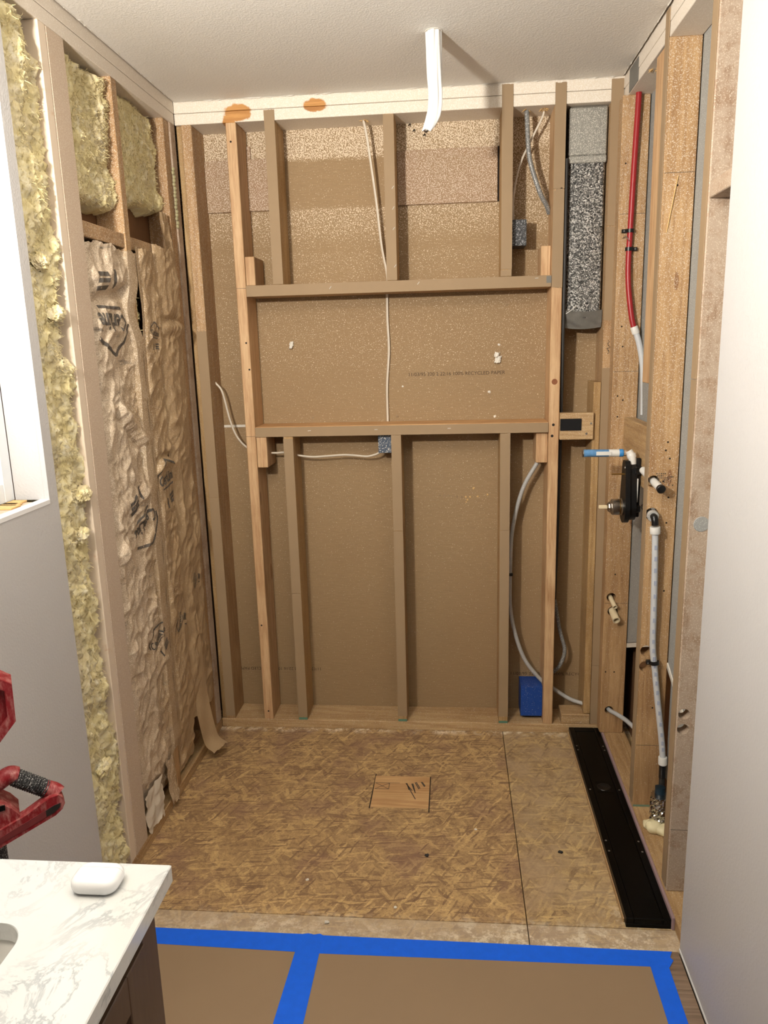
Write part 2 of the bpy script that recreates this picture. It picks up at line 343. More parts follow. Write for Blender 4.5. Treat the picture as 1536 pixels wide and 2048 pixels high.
# ------------------------------------------------------------------ object helpers
def empty(name, loc, label=None, cat=None, group=None, kind=None, parent=None):
    o = bpy.data.objects.new(name, None); COL.objects.link(o); o.empty_display_size = 0.05
    o['_w'] = tuple(loc)
    if parent is not None:
        o.parent = parent; o.location = Vector(loc) - Vector(parent['_w'])
    else: o.location = loc
    return tag(o, label, cat, group, kind)
def tag(o, label=None, cat=None, group=None, kind=None):
    if label: o['label'] = label
    if cat: o['category'] = cat
    if group: o['group'] = group
    if kind: o['kind'] = kind
    return o
def from_data(name, V, Fc, mat, parent=None, smooth=False, origin=None, **tg):
    """V in world coordinates; the object's origin goes to the base of its bounding box"""
    V = np.asarray(V, float)
    if origin is None: origin = np.array([(V[:,0].min()+V[:,0].max())/2, (V[:,1].min()+V[:,1].max())/2, V[:,2].min()])
    origin = np.asarray(origin, float)
    me = bpy.data.meshes.new(name); me.from_pydata((V-origin).tolist(), [], [list(map(int, f)) for f in Fc]); me.update()
    o = bpy.data.objects.new(name, me); COL.objects.link(o); o['_w'] = tuple(origin)
    me.materials.append(MAT[mat] if isinstance(mat, str) else mat)
    if smooth: me.polygons.foreach_set('use_smooth', [True]*len(me.polygons))
    if parent is not None:
        o.parent = parent; o.location = Vector(origin) - Vector(parent['_w'])
    else: o.location = origin
    return tag(o, **tg) if tg else o
class MB:
    def __init__(s): s.V = []; s.F = []
    def add(s, V, Fc):
        k = len(s.V); s.V += [tuple(v) for v in V]; s.F += [[i+k for i in f] for f in Fc]; return s
    def bm(s, b):
        b.verts.ensure_lookup_table(); b.verts.index_update()
        s.add([v.co[:] for v in b.verts], [[v.index for v in f.verts] for f in b.faces]); b.free(); return s
    def box(s, x0, x1, y0, y1, z0, z1, bev=0.0015, seg=1):
        b = bmesh.new(); bmesh.ops.create_cube(b, size=1)
        for v in b.verts: v.co = ((x0+x1)/2+v.co.x*(x1-x0), (y0+y1)/2+v.co.y*(y1-y0), (z0+z1)/2+v.co.z*(z1-z0))
        if bev: bmesh.ops.bevel(b, geom=list(b.edges), offset=bev, segments=seg, affect='EDGES', profile=0.5, clamp_overlap=True)
        return s.bm(b)
    def cyl(s, p0, p1, r0, r1=None, n=20, cap=True):
        r1 = r0 if r1 is None else r1
        p0 = Vector(p0); p1 = Vector(p1); d = (p1-p0).normalized()
        a = d.orthogonal().normalized(); b = d.cross(a); V = []
        for p, r in ((p0, r0), (p1, r1)):
            V += [p + r*(math.cos(2*math.pi*i/n)*a + math.sin(2*math.pi*i/n)*b) for i in range(n)]
        Fc = [[i, (i+1) % n, n+(i+1) % n, n+i] for i in range(n)]
        if cap: Fc += [list(range(n))[::-1], list(range(n, 2*n))]
        return s.add(V, Fc)
    def lathe(s, p0, axis, prof, n=28):
        """prof: list of (distance along axis, radius)"""
        p0 = Vector(p0); d = Vector(axis).normalized(); a = d.orthogonal().normalized(); b = d.cross(a); V = []; Fc = []
        for t, r in prof: V += [p0 + d*t + r*(math.cos(2*math.pi*i/n)*a + math.sin(2*math.pi*i/n)*b) for i in range(n)]
        for j in range(len(prof)-1): Fc += [[j*n+i, j*n+(i+1) % n, (j+1)*n+(i+1) % n, (j+1)*n+i] for i in range(n)]
        Fc += [list(range(n))[::-1], [(len(prof)-1)*n+i for i in range(n)]]
        return s.add(V, Fc)
    def tube(s, pts, r, n=10, sub=8, flat=None, caps=True):
        P = catmull(pts, sub); V = []; Fc = []; up = None
        for i, p in enumerate(P):
            t = (P[min(i+1, len(P)-1)] - P[max(i-1, 0)]).normalized()
            up = t.orthogonal().normalized() if up is None else (up - t*up.dot(t)).normalized()
            b = t.cross(up); rr = r(i/(len(P)-1)) if callable(r) else r
            fx = flat or 1.0
            V += [p + rr*(math.cos(2*math.pi*k/n)*up*fx + math.sin(2*math.pi*k/n)*b) for k in range(n)]
        for i in range(len(P)-1): Fc += [[i*n+k, i*n+(k+1) % n, (i+1)*n+(k+1) % n, (i+1)*n+k] for k in range(n)]
        if caps: Fc += [list(range(n))[::-1], [(len(P)-1)*n+k for k in range(n)]]
        return s.add(V, Fc)
    def prism(s, poly, ax, a0, a1):
        """poly: 2-D outline; ax: axis of extrusion; the two other axes keep their order"""
        def mk(p, a):
            return {'x': (a, p[0], p[1]), 'y': (p[0], a, p[1]), 'z': (p[0], p[1], a)}[ax]
        n = len(poly); V = [mk(p, a0) for p in poly] + [mk(p, a1) for p in poly]
        return s.add(V, [[i, (i+1) % n, n+(i+1) % n, n+i] for i in range(n)] + [list(range(n))[::-1], list(range(n, 2*n))])
    def build(s, name, mat, parent=None, smooth=False, **tg):
        o = from_data(name, s.V, s.F, mat, parent, smooth, **tg)
        bm = bmesh.new(); bm.from_mesh(o.data); bmesh.ops.recalc_face_normals(bm, faces=list(bm.faces)); bm.to_mesh(o.data); bm.free()
        if smooth: shade(o)
        return o
def shade(o, ang=40):
    me = o.data; me.polygons.foreach_set('use_smooth', [True]*len(me.polygons))
    try: me.set_sharp_from_angle(angle=math.radians(ang))
    except Exception: pass
def catmull(pts, sub):
    P = [Vector(p) for p in pts]
    if len(P) < 3: return P
    Q = [2*P[0]-P[1]] + P + [2*P[-1]-P[-2]]; out = []
    for i in range(1, len(Q)-2):
        for k in range(sub):
            t = k/sub; a, b, c_, d = Q[i-1], Q[i], Q[i+1], Q[i+2]
            out.append(0.5*((2*b)+(-a+c_)*t+(2*a-5*b+4*c_-d)*t*t+(-a+3*b-3*c_+d)*t**3))
    return out + [P[-1]]
def box(name, mat, parent, x0, x1, y0, y1, z0, z1, bev=0.0015, **tg):
    return MB().box(x0, x1, y0, y1, z0, z1, bev).build(name, mat, parent, **tg)
def drill(o, holes, r_default=0.012):
    """cut round holes (p0, p1, r) through a mesh, world coordinates"""
    b = MB()
    for p0, p1, r in holes: b.cyl(p0, p1, r, n=22)
    cut = b.build('hole_cutter', 'dark')
    md = o.modifiers.new('holes', 'BOOLEAN'); md.operation = 'DIFFERENCE'; md.object = cut; md.solver = 'EXACT'
    bpy.context.view_layer.update()
    dg = bpy.context.evaluated_depsgraph_get(); me = bpy.data.meshes.new_from_object(o.evaluated_get(dg))
    o.modifiers.clear(); old = o.data; nm = old.name; o.data = me; bpy.data.meshes.remove(old); me.name = nm
    cm = cut.data; bpy.data.objects.remove(cut); bpy.data.meshes.remove(cm)
def text_mesh(body, size, extrude=0.0, bold=0.0):
    cu = bpy.data.curves.new('lettering', 'FONT'); cu.body = body; cu.size = size; cu.extrude = extrude; cu.resolution_u = 3; cu.offset = size*bold
    o = bpy.data.objects.new('lettering', cu); COL.objects.link(o); bpy.context.view_layer.update()
    me = bpy.data.meshes.new_from_object(o.evaluated_get(bpy.context.evaluated_depsgraph_get()))
    V = np.array([v.co[:] for v in me.vertices]); Fc = [list(p.vertices) for p in me.polygons]
    bpy.data.objects.remove(o); bpy.data.curves.remove(cu); bpy.data.meshes.remove(me)
    return V, Fc
# gradient noise on arrays
_perm = rng.permutation(512)
_gr = np.stack([np.cos(np.linspace(0, 2*np.pi, 64, False)), np.sin(np.linspace(0, 2*np.pi, 64, False))], 1)
def pn(x, y, seed=0):
    x = np.asarray(x, float)+seed*17.31; y = np.asarray(y, float)+seed*9.77
    xi = np.floor(x).astype(int); yi = np.floor(y).astype(int); xf = x-xi; yf = y-yi
    u = xf**3*(xf*(xf*6-15)+10); v = yf**3*(yf*(yf*6-15)+10)
    def g(a, b, fx, fy):
        h = _gr[_perm[(_perm[a & 511]+b) & 511] & 63]; return h[..., 0]*fx+h[..., 1]*fy
    n00 = g(xi, yi, xf, yf); n10 = g(xi+1, yi, xf-1, yf); n01 = g(xi, yi+1, xf, yf-1); n11 = g(xi+1, yi+1, xf-1, yf-1)
    return (n00*(1-u)+n10*u)*(1-v)+(n01*(1-u)+n11*u)*v
def fbm(x, y, oct=4, seed=0, gain=0.5):
    t = 0; a = 1
    for i in range(oct): t = t+a*pn(x*2**i, y*2**i, seed+i); a *= gain
    return t
def grid_faces(nu, nv):
    i = np.arange(nu-1)[:, None]*nv+np.arange(nv-1)[None, :]
    return np.stack([i, i+nv, i+nv+1, i+1], -1).reshape(-1, 4)

# ------------------------------------------------------------------ room constants
H = 2.45; XR = 1.587; XD = 1.578; YE = -1.152      # ceiling, right stud plane, right finished wall, front edge of the subfloor
ZP2 = 2.412; ZP1 = 2.374                            # undersides of the two top plates
YB = 0.139                                          # stud depth
YN = -5.2                                           # wall behind the camera

# ------------------------------------------------------------------ floor
fl = empty('floor', (0.8, -0.6, -0.02), 'bare strand board subfloor of the stripped shower bay', 'floor', kind='structure')
g_ = 0.0012
box('strand_board_panel', 'osb', fl, -0.14, 1.19-g_, -1.072+g_, 0.16, -0.02, 0, 0.0008)
box('strand_board_panel', 'osb_pale', fl, 1.19+g_, 1.72, -1.072+g_, -0.131-g_, -0.02, 0, 0.0008)
box('strand_board_panel', 'osb_pale', fl, 1.19+g_, 1.76, -0.131+g_, 0.16, -0.02, 0, 0.0008)
box('strand_board_panel', 'osb_front', fl, -0.10, 1.19-g_, YE, -1.072-g_, -0.02, 0, 0.0008)
box('strand_board_panel', 'osb_front', fl, 1.19+g_, 1.72, YE, -1.072-g_, -0.02, 0, 0.0008)
box('joint_backing', 'kerf', fl, -0.14, 1.76, YE, 0.16, -0.03, -0.0202, 0)
pt = box('plywood_patch', 'ply', fl, 0.697, 0.900, -0.549, -0.352, -0.016, 0.0012, 0.0006)
b = MB()
def stroke(b, x0, y0, x1, y1, wd=0.0022, z=0.0014):
    d = Vector((x1-x0, y1-y0)); n = Vector((-d.y, d.x)).normalized()*wd/2
    b.add([(x0-n.x, y0-n.y, z), (x1-n.x, y1-n.y, z), (x1+n.x, y1+n.y, z), (x0+n.x, y0+n.y, z)], [[0, 1, 2, 3]])
for a_ in [(0.699, -0.40, 0.79, -0.398), (0.700, -0.438, 0.752, -0.438), (0.752, -0.398, 0.752, -0.438), (0.701, -0.40, 0.752, -0.438), (0.701, -0.438, 0.752, -0.40)]: stroke(b, *a_)
for i, (x0, y0, x1, y1) in enumerate([(0.812, -0.398, 0.838, -0.445), (0.816, -0.398, 0.826, -0.44), (0.822, -0.42, 0.852, -0.497), (0.838, -0.398, 0.850, -0.46), (0.834, -0.40, 0.848, -0.452), (0.846, -0.392, 0.862, -0.434), (0.850, -0.39, 0.866, -0.43), (0.868, -0.388, 0.882, -0.418), (0.872, -0.388, 0.884, -0.414)]): stroke(b, x0, y0, x1, y1, 0.0034)
b.build('pencil_marks', 'pencil', pt)
b = MB()
for (x0, y0, x1, y1) in [(0.697, -0.342, 0.6935, -0.557), (0.9015, -0.352, 0.902, -0.572)]: stroke(b, x0, y0, x1, y1, 0.004, 0.0005)
b.build('saw_cut', 'kerf', fl)
# finished floor of the room in front: vinyl planks running across
pw = 0.122; y = YE-0.001; k = 0
while y > YN+0.02:
    y1 = max(y-pw, YN+0.02); xs = [0.03, 0.55+0.37*((k*0.618) % 1), 1.574]
    for a0, a1 in zip(xs[:-1], xs[1:]): box('vinyl_plank', 'vinyl', fl, a0+0.0006, a1-0.0006, y1+0.0006, y-0.0006, -0.012, 0.006, 0.001)
    y = y1; k += 1
box('plank_underlay', 'kerf', fl, -0.10, 1.72, YN, YE, -0.03, -0.0125, 0)

# ------------------------------------------------------------------ ceiling
ce = empty('ceiling', (0.8, -1.9, H), 'textured off-white ceiling above the stripped shower bay', 'ceiling', kind='structure')
box('ceiling_board', 'ceiling', ce, 0.004, 1.581, YN, -0.004, H, H+0.013, 0)
box('ceiling_backing', 'dark', ce, -0.2, 1.78, YN, 0.2, H+0.030, H+0.04, 0)
def ragged(name, P0, P1, inward, seed):
    P0 = Vector(P0); P1 = Vector(P1); n = 160; V = []; Fc = []; iw = Vector(inward)
    for i in range(n+1):
        t = i/n; p = P0.lerp(P1, t)
        wd = 0.004+0.010*max(0, float(fbm(np.array(t*30.), np.array(seed*3.3), 3, seed)))
        dz = 0.001+0.006*max(0, float(fbm(np.array(t*55.), np.array(seed*1.7), 3, seed+3)))
        V += [p+Vector((0, 0, 0.002)), p+iw*wd*0.5+Vector((0, 0, -dz)), p+iw*wd+Vector((0, 0, -0.0003))]
    for i in range(n): Fc += [[3*i, 3*i+3, 3*i+4, 3*i+1], [3*i+1, 3*i+4, 3*i+5, 3*i+2]]
    from_data(name, V, Fc, 'gyp_edge', ce)
ragged('torn_paper_edge', (0.004, -1.12, H), (0.004, -0.004, H), (1, 0, 0), 1)
ragged('torn_paper_edge', (0.004, -0.004, H), (1.574, -0.004, H), (0, -1, 0), 2)
ragged('torn_paper_edge', (1.581, -0.004, H), (1.581, -1.14, H), (-1, 0, 0), 3)

# ------------------------------------------------------------------ back wall
wb = empty('wall_back', (0.79, 0.045, 0), 'open stud wall with a framed niche at the back of the bay', 'wall', kind='structure')
def stud(parent, x0, x1, z0, z1, mat, y0=0.0, y1=YB, name='stud'):
    return box(name, mat, parent, x0, x1, y0, y1, z0, z1, 0.0022)
def shim_strip(st, x0, x1, z0, z1, torn=0.0, y=0.0):
    """cardboard furring strip on a stud face, with ragged ends"""
    n = 9; top = [(x1-(x1-x0)*i/(n-1), z1+(random.uniform(-torn, torn) if torn else 0)) for i in range(n)]
    bot = [(x0+(x1-x0)*i/(n-1), z0+(random.uniform(-torn, torn)*0.3 if torn else 0)) for i in range(n)]
    return MB().prism(bot+top, 'y', y-0.0026, y-0.0001).build('shim_strip', 'shim', st)
def staples(st, pts, ax='z'):
    b = MB()
    for x, z, a in pts:
        d = 0.006; b.tube([(x-d*math.cos(a), -0.0034, z-d*math.sin(a)), (x+d*math.cos(a), -0.0034, z+d*math.sin(a))], 0.0009, 5, 1)
    b.build('staple', 'white_plastic', st)
bp = box('bottom_plate', 'wood_old_x', wb, 0.0, 1.585, 0.0, YB, 0, 0.038, 0.002)
box('top_plate', 'plate_back', wb, 0.0, XR, 0.0, YB, ZP2+0.0006, H+0.010, 0.0015)
box('top_plate', 'plate_back', wb, 0.0, XR, 0.001, YB, ZP1, ZP2-0.0006, 0.0015)
sL = stud(wb, 0.022, 0.060, 0.038, ZP1, 'wood_dusty'); shim_strip(sL, 0.0215, 0.0605, 0.052, 1.0, 0); shim_strip(sL, 0.0215, 0.0605, 1.0015, 1.65, 0.004)
box('corner_filler_stud', 'wood_old', wb, 0.0005, 0.0212, 0.012, YB, 0.038, ZP1, 0.002)
sA = stud(wb, 0.187, 0.225, 0.038, ZP1, 'wood_new'); 
s2 = stud(wb, 0.330, 0.368, 1.809, ZP1, 'wood_old'); shim_strip(s2, 0.330, 0.368, 1.811, 2.408, 0.001)
s3 = stud(wb, 0.756, 0.794, 1.809, ZP1, 'wood_old'); shim_strip(s3, 0.756, 0.794, 1.811, 2.372, 0.001); staples(s3, [(0.786, 2.13, 0.9), (0.786, 2.06, 1.0), (0.786, 1.99, 0.9), (0.788, 1.86, 0.9)])
s4 = stud(wb, 1.172, 1.210, 1.809, ZP1, 'wood_old'); shim_strip(s4, 1.172, 1.211, 1.835, 2.446, 0.001); shim_strip(s4, 1.171, 1.210, 1.811, 1.833, 0.003)
s5 = stud(wb, 1.354, 1.392, 0.038, ZP1, 'wood_new'); shim_strip(s5, 1.354, 1.392, 2.10, 2.441, 0.002); shim_strip(s5, 1.354, 1.392, 1.765, 2.098, 0.007)
s6 = stud(wb, 1.544, 1.583, 0.038, ZP1, 'wood_dusty'); shim_strip(s6, 1.543, 1.5835, 1.97, 2.444, 0.001); shim_strip(s6, 1.543, 1.5835, 1.645, 1.968, 0.004); shim_strip(s6, 1.543, 1.5835, 0.30, 1.474, 0.001); shim_strip(s6, 1.543, 1.5835, 0.045, 0.298, 0.001)
b = MB()
for i, (dx, dz) in enumerate([(0, 0), (0.006, 0.010), (-0.004, 0.018), (0.005, 0.028), (0, 0.036)]):
    b.tube([(1.560+dx, -0.0008, 1.525+dz), (1.566-dx, -0.0008, 1.531+dz), (1.561, -0.0008, 1.537+dz)], 0.0009, 5, 2)
b.build('pencil_scribble', 'pencil', s6)
# knot and bolt holes on the bare stud
MB().lathe((1.372, 0.0002, 1.428), (0, -1, 0), [(0, 0.011), (0.0006, 0.0105)], 18).build('knot', plain('knot_wood', (132, 78, 44), 0.6, var=0.25, vscale=90), s5)
b = MB()
for z_ in (1.268, 1.226): b.lathe((1.371 if z_ > 1.25 else 1.367, 0.0002, z_), (0, -1, 0), [(0, 0.0055), (0.0006, 0.005)], 12)
b.build('bolt_hole', 'dark', s5)
b = MB()
for x, z_ in [(0.203, 2.31), (0.212, 1.60), (0.218, 1.50), (0.200, 0.46), (0.206, 0.075)]: b.lathe((x, 0.0002, z_), (0, -1, 0), [(0, 0.004), (0.0005, 0.0035)], 10)
b.build('nail_hole', 'kerf', sA)
for z_, st in ((1.242, sA), (1.80, sA)):
    box('pencil_line', 'pencil', st, 0.1875, 0.2245, -0.0004, 0.0, z_, z_+0.0012, 0)
hb = box('niche_header', 'wood_old_x', wb, 0.226, 1.353, 0.0, YB, 1.770, 1.808, 0.002)
MB().box(0.226, 1.352, -0.0026, -0.0001, 1.769, 1.809, 0.0004).build('shim_strip', 'shim', hb); staples(hb, [(0.545, 1.792, 0.9), (0.872, 1.797, 0.9), (1.30, 1.80, 0.1)])
box('grey_paint_dab', 'duct_tape', hb, 1.335, 1.3525, -0.0032, -0.0027, 1.782, 1.806, 0)
hs = box('niche_sill', 'wood_new_x', wb, 0.226, 1.353, 0.0, YB, 1.241, 1.279, 0.002)
MB().box(0.226, 1.352, -0.0026, -0.0001, 1.240, 1.277, 0.0004).build('shim_strip', 'shim', hs); staples(hs, [(0.44, 1.262, 0.1), (0.70, 1.262, 0), (0.98, 1.262, 0)])
for x0, splits in ((0.335, [0.052, 0.60, 1.232]), (0.757, [0.062, 0.86, 1.2405]), (1.173, [0.068, 0.86, 1.2405])):
    st = stud(wb, x0, x0+0.038, 0.038, 1.241, 'wood_old')
    for a0, a1 in zip(splits[:-1], splits[1:]): shim_strip(st, x0, x0+0.038, a0+0.001, a1-0.001, 0.0015)
    box('green_stain', plain('green_preservative_%d' % int(x0*1000), (92, 130, 108), 0.8), st, x0+0.001, x0+0.037, -0.0006, 0, 0.039, 0.049, 0)
    if x0 < 0.5: staples(st, [])if False else None
# blocks that carry the niche
box('niche_block', 'wood_new', wb, 0.2265, 0.262, 0.002, YB, 1.809, 1.913, 0.002)
box('niche_block', 'wood_new', wb, 1.318, 1.353, 0.030, YB, 1.809, 1.914, 0.002)
box('niche_block', 'wood_new', wb, 0.2265, 0.268, 0.001, YB, 1.119, 1.240, 0.002)
box('niche_block', 'wood_new', wb, 1.310, 1.353, 0.020, YB, 1.121, 1.240, 0.002)
sis = box('sister_stud', 'wood_old', wb, 1.516, 1.543, 0.004, YB, 0.085, 1.423, 0.002)
box('sill_block', 'wood_old_x', wb, 1.428, 1.5425, 0.002, 0.087, 0.038, 0.082, 0.002)
cb = box('cross_block', 'wood_old_x', wb, 1.3935, 1.5175, -0.012, 0.026, 1.212, 1.312, 0.002)
MB().box(1.394, 1.472, -0.0165, -0.0115, 1.247, 1.291, 0.001).build('black_foam_pad', 'foam_pad', cb)
b = MB()
for x, z_ in [(1.508, 1.272), (1.492, 1.234)]: b.lathe((x, -0.0115, z_), (0, -1, 0), [(0, 0.0045), (0.0015, 0.004)], 12)
b.build('screw', 'steel', cb)
# gypsum board of the room behind, seen from its brown back
dw = box('gypsum_back_panel', 'gyp_back', wb, -0.135, 1.76, YB+0.0005, YB+0.0125, 0.0, H+0.028, 0)
def wall_text(body, x, z, size, mat, parent, y=YB-0.0002, flip=False, width=None, name='stamped_text'):
    V, Fc = text_mesh(body, size); V = V.copy()
    if width: V[:, 0] *= width/(V[:, 0].max()-V[:, 0].min())
    if flip: V[:, 0] *= -1; V[:, 1] *= -1; V[:, 0] -= V[:, 0].min()
    P = np.stack([V[:, 0]+x, np.full(len(V), y), V[:, 1]+z], 1)
    return from_data(name, P, Fc, mat, parent)
wall_text('11/03/95 320 2 22:16 100% RECYCLED PAPER', 0.819, 1.455, 0.019, 'ink_brown', dw, width=0.376)
wall_text('11/03/95 320 2 22:16 100% RECYCLE', 1.228, 0.191, 0.019, 'ink_brown', dw, width=0.313)
wall_text('11/03/95 320 2 22:16 100% RECYCLED PAPER', 0.042, 0.213, 0.019, 'ink_brown', dw, flip=True, width=0.37)
box('scrap_board', 'scrap', wb, 0.0610, 0.3300, 0.124, 0.1385, 2.092, 2.277, 0.001)
box('scrap_board', 'scrap', wb, 0.1500, 0.2400, 0.128, 0.1385, 2.278, 2.322, 0.001)
box('scrap_board', 'scrap', wb, 0.7945, 1.1650, 0.124, 0.1385, 2.090, 2.280, 0.001)
box('board_shadow_gap', 'kerf', wb, 1.1652, 1.1718, 0.130, 0.1385, 2.090, 2.280, 0)
box('joint_compound_strip', 'gyp_edge', wb, 0.0605, 0.187, 0.136, 0.1388, 1.266, 1.276, 0.0005)
def chip(name, x, y, z, r, mat, parent, seed, flat=(1, 0.5, 1)):
    bm = bmesh.new(); bmesh.ops.create_icosphere(bm, subdivisions=2, radius=1)
    rs = np.random.default_rng(seed)
    for v in bm.verts:
        k = 0.65+0.6*rs.random(); v.co = Vector((x+v.co.x*r*k*flat[0], y+v.co.y*r*k*flat[1], z+v.co.z*r*k*flat[2]))
    return MB().bm(bm).build(name, mat, parent)
def torn_tab(x, z, w_, h_, seed):
    """a torn tag of white paper standing off the board"""
    rs = np.random.default_rng(seed); n = 8; V = []; Fc = []
    for i in range(n):
        for j in range(n):
            u, v = i/(n-1), j/(n-1)
            V.append((x+w_*(u-0.5)+0.3*w_*(v-0.5)+rs.normal()*0.0012, YB-0.002-0.014*math.sin(u*2.6)*(1-0.5*v)-rs.random()*0.002, z+h_*(v-0.5)+rs.normal()*0.0015))
    from_data('torn_paper_tab', V, grid_faces(n, n), 'crumb', dw)
torn_tab(0.358, 1.588, 0.016, 0.026, 5); torn_tab(1.170, 1.512, 0.022, 0.026, 6); torn_tab(1.166, 1.530, 0.018, 0.016, 9)
b_i = 0
for x, z_, r in [(1.137, 1.387, 0.006), (1.140, 1.372, 0.004), (1.175, 1.568, 0.005), (1.203, 1.717, 0.006), (0.797, 1.416, 0.004), (0.772, 1.298, 0.006), (1.160, 1.291, 0.005), (0.431, 1.300, 0.005)]:
    chip('paper_blister', x, YB-0.001, z_, r, 'shim' if b_i % 2 else 'crumb', dw, 20+b_i); b_i += 1
for i in range(8):
    chip('glue_bead', 0.940+0.0173*i, YB-0.001, 0.974-0.0012*i+0.002*math.sin(i), 0.0042, 'shim' if i < 6 else 'wood_chip', dw, 60+i)
for i, (x, z_, r) in enumerate([(1.076, 1.002, 0.005), (1.092, 0.968, 0.004), (1.051, 0.955, 0.004), (1.046, 0.945, 0.003), (1.132, 0.975, 0.004)]): chip('glue_bead', x, YB-0.001, z_, r, 'wood_chip', dw, 80+i)
def splinter_ring(x, y, z, n, seed, parent, spread=0.014, mat='wood_chip'):
    rs = np.random.default_rng(seed); b = MB()
    for i in range(n):
        a = rs.random()*6.28; l = 0.006+0.012*rs.random(); p0 = Vector((x+spread*0.5*math.cos(a), y+spread*0.5*math.sin(a), z))
        p1 = p0+Vector((math.cos(a)*l*0.7, math.sin(a)*l*0.7, -l*0.6*rs.random()))
        b.cyl(p0, p1, 0.0022, 0.0004, 5)
    b.build('splinters', mat, parent)
for x, z_ in ((0.846, 2.372), (0.862, 2.352), (0.900, 2.335)):
    MB().tube([(x, YB, z_), (x-0.003, YB-0.012, z_-0.004), (x-0.006, YB-0.022, z_-0.010)], 0.0022, 6, 3).build('nail_tip', 'kerf', dw)
torn_tab(0.312, 1.93, 0.022, 0.026, 15)
splinter_ring(0.682, 0.065, ZP1, 14, 1, wb); splinter_ring(1.262, 0.045, ZP1, 10, 2, wb); splinter_ring(1.322, 0.05, ZP1, 20, 3, wb, 0.02)

# ------------------------------------------------------------------ left wall
wl = empty('wall_left', (-0.05, -1.9, 0), 'outer left wall with open insulated stud bays and a painted window wall', 'wall', kind='structure')
box('sheathing', 'sheath', wl, -0.102, -0.0895, -1.155, 0.15, 0.0, H, 0)
box('grey_sheathing_strip', 'gyp_grey', wl, -0.0893, -0.0862, -0.485, -0.335, 1.94, 2.20, 0)
box('bottom_plate', 'wood_old_y', wl, -0.089, 0.0, -1.40, -0.0005, 0, 0.038, 0.002)
box('top_plate', 'plate_side', wl, -0.089, 0.0, -1.40, -0.0005, ZP2+0.0006, H+0.010, 0.0015)
box('top_plate', 'plate_side', wl, -0.089, -0.001, -1.40, -0.0005, ZP1, ZP2-0.0006, 0.0015)
box('jack_stud', 'orange_wood', wl, -0.089, -0.0005, -0.935, -0.8985, 0.0385, ZP1, 0.002)
box('stud', 'wood_coated', wl, -0.089, 0.0, -0.897, -0.808, 0.0385, ZP1, 0.0025)
box('stud', 'wood_dusty', wl, -0.089, -0.002, -0.528, -0.490, 0.0385, ZP1, 0.002)
box('corner_stud', 'wood_grey', wl, -0.089, 0.0, -0.050, -0.003, 0.0385, ZP1, 0.002)
box('corner_stud', 'wood_dusty', wl, -0.089, -0.006, -0.105, -0.0505, 0.0385, ZP1, 0.002)
box('fire_block', 'wood_dusty_x', wl, -0.089, -0.006, -0.807, -0.529, 1.892, 1.934, 0.002)
box('fire_block', 'wood_dusty_x', wl, -0.089, -0.010, -0.489, -0.107, 1.892, 1.932, 0.002)
b = MB()
for i in range(16): b.lathe((0.001, -0.058+0.004*math.sin(i*2.1), 2.02+i*0.013), (1, 0, 0), [(-0.003, 0.006), (0.003, 0.0075), (0.006, 0.003)], 8)
b.build('gap_foam_bead', 'foam_gap', wl, smooth=True)
# finished board with the window opening
WY0, WY1, WZ0, WZ1 = -2.07, -1.168, 1.232, 2.14      # opening
DX = 0.0125
b = MB(); e = 0.0
b.box(0.0006, DX, WY1, -1.128, 0.0, H, e); b.box(0.0006, DX, YN, WY0, 0.0, H, e)
b.box(0.0006, DX, WY0, WY1, 0.0, WZ0, e); b.box(0.0006, DX, WY0, WY1, WZ1, H, e)
b.build('painted_board', 'wall_paint', wl)
box('board_cut_edge', 'gyp_edge', wl, 0.0016, 0.0118, -1.128, -1.1268, 0.004, H-0.002, 0)
b = MB()      # framing behind the painted board
for yy in (-2.11, -2.5, -2.9, -3.3, -3.7): 
    if not (WY0 < yy < WY1): b.box(-0.089, 0.0, yy-0.019, yy+0.019, 0.0385, ZP1, 0)
b.build('hidden_framing', 'wood_old', wl, kind='stuff')

# window
wn = empty('window_1', (-0.06, -1.62, WZ0), 'white window beside the shower bay, cut by the left edge of the photo', 'window', kind='structure')
JX = -0.075
t_ = 0.012
box('jamb', 'wall_paint', wn, JX, 0.0005, WY1-0.0005, WY1+t_, WZ0, WZ1, 0.001)
box('jamb', 'wall_paint', wn, JX, 0.0005, WY0-t_, WY0+0.0005, WZ0, WZ1, 0.001)
box('head_lining', 'wall_paint', wn, JX, 0.0005, WY0, WY1, WZ1-0.0005, WZ1+t_, 0.001)
box('sill_board', 'wood_coated', wn, JX, -0.012, WY0, WY1-0.02, WZ0-0.012, WZ0-0.001, 0.001)
box('sill_edge_bead', 'gloss_white', wn, -0.012, 0.0135, WY0, WY1+0.001, WZ0-0.010, WZ0+0.002, 0.001)
fr0, fr1 = JX-0.05, JX
for nm, a in (('frame_stile', (WY1-0.042, WY1, WZ0, WZ1)), ('frame_stile', (WY0, WY0+0.042, WZ0, WZ1)), ('frame_rail', (WY0+0.042, WY1-0.042, WZ0, WZ0+0.05)), ('frame_rail', (WY0+0.042, WY1-0.042, WZ1-0.05, WZ1)), ('meeting_rail', (WY0+0.042, WY1-0.042, 1.68, 1.72))):
    box(nm, 'vinyl_white', wn, fr0, fr1, a[0], a[1], a[2], a[3], 0.003)
for z0_, z1_ in ((WZ0+0.05, 1.68), (1.72, WZ1-0.05)):
    box('glass_pane', 'glass', wn, JX-0.028, JX-0.024, WY0+0.042, WY1-0.042, z0_, z1_, 0)
b = MB(); b.box(-0.13, -0.1022, YN, WY0-0.012, 0, H, 0); b.box(-0.13, -0.1022, WY1+0.012, 0.16, 0, H, 0); b.box(-0.13, -0.1022, WY0-0.012, WY1+0.012, 0, WZ0-0.012, 0); b.box(-0.13, -0.1022, WY0-0.012, WY1+0.012, WZ1+0.012, H, 0)
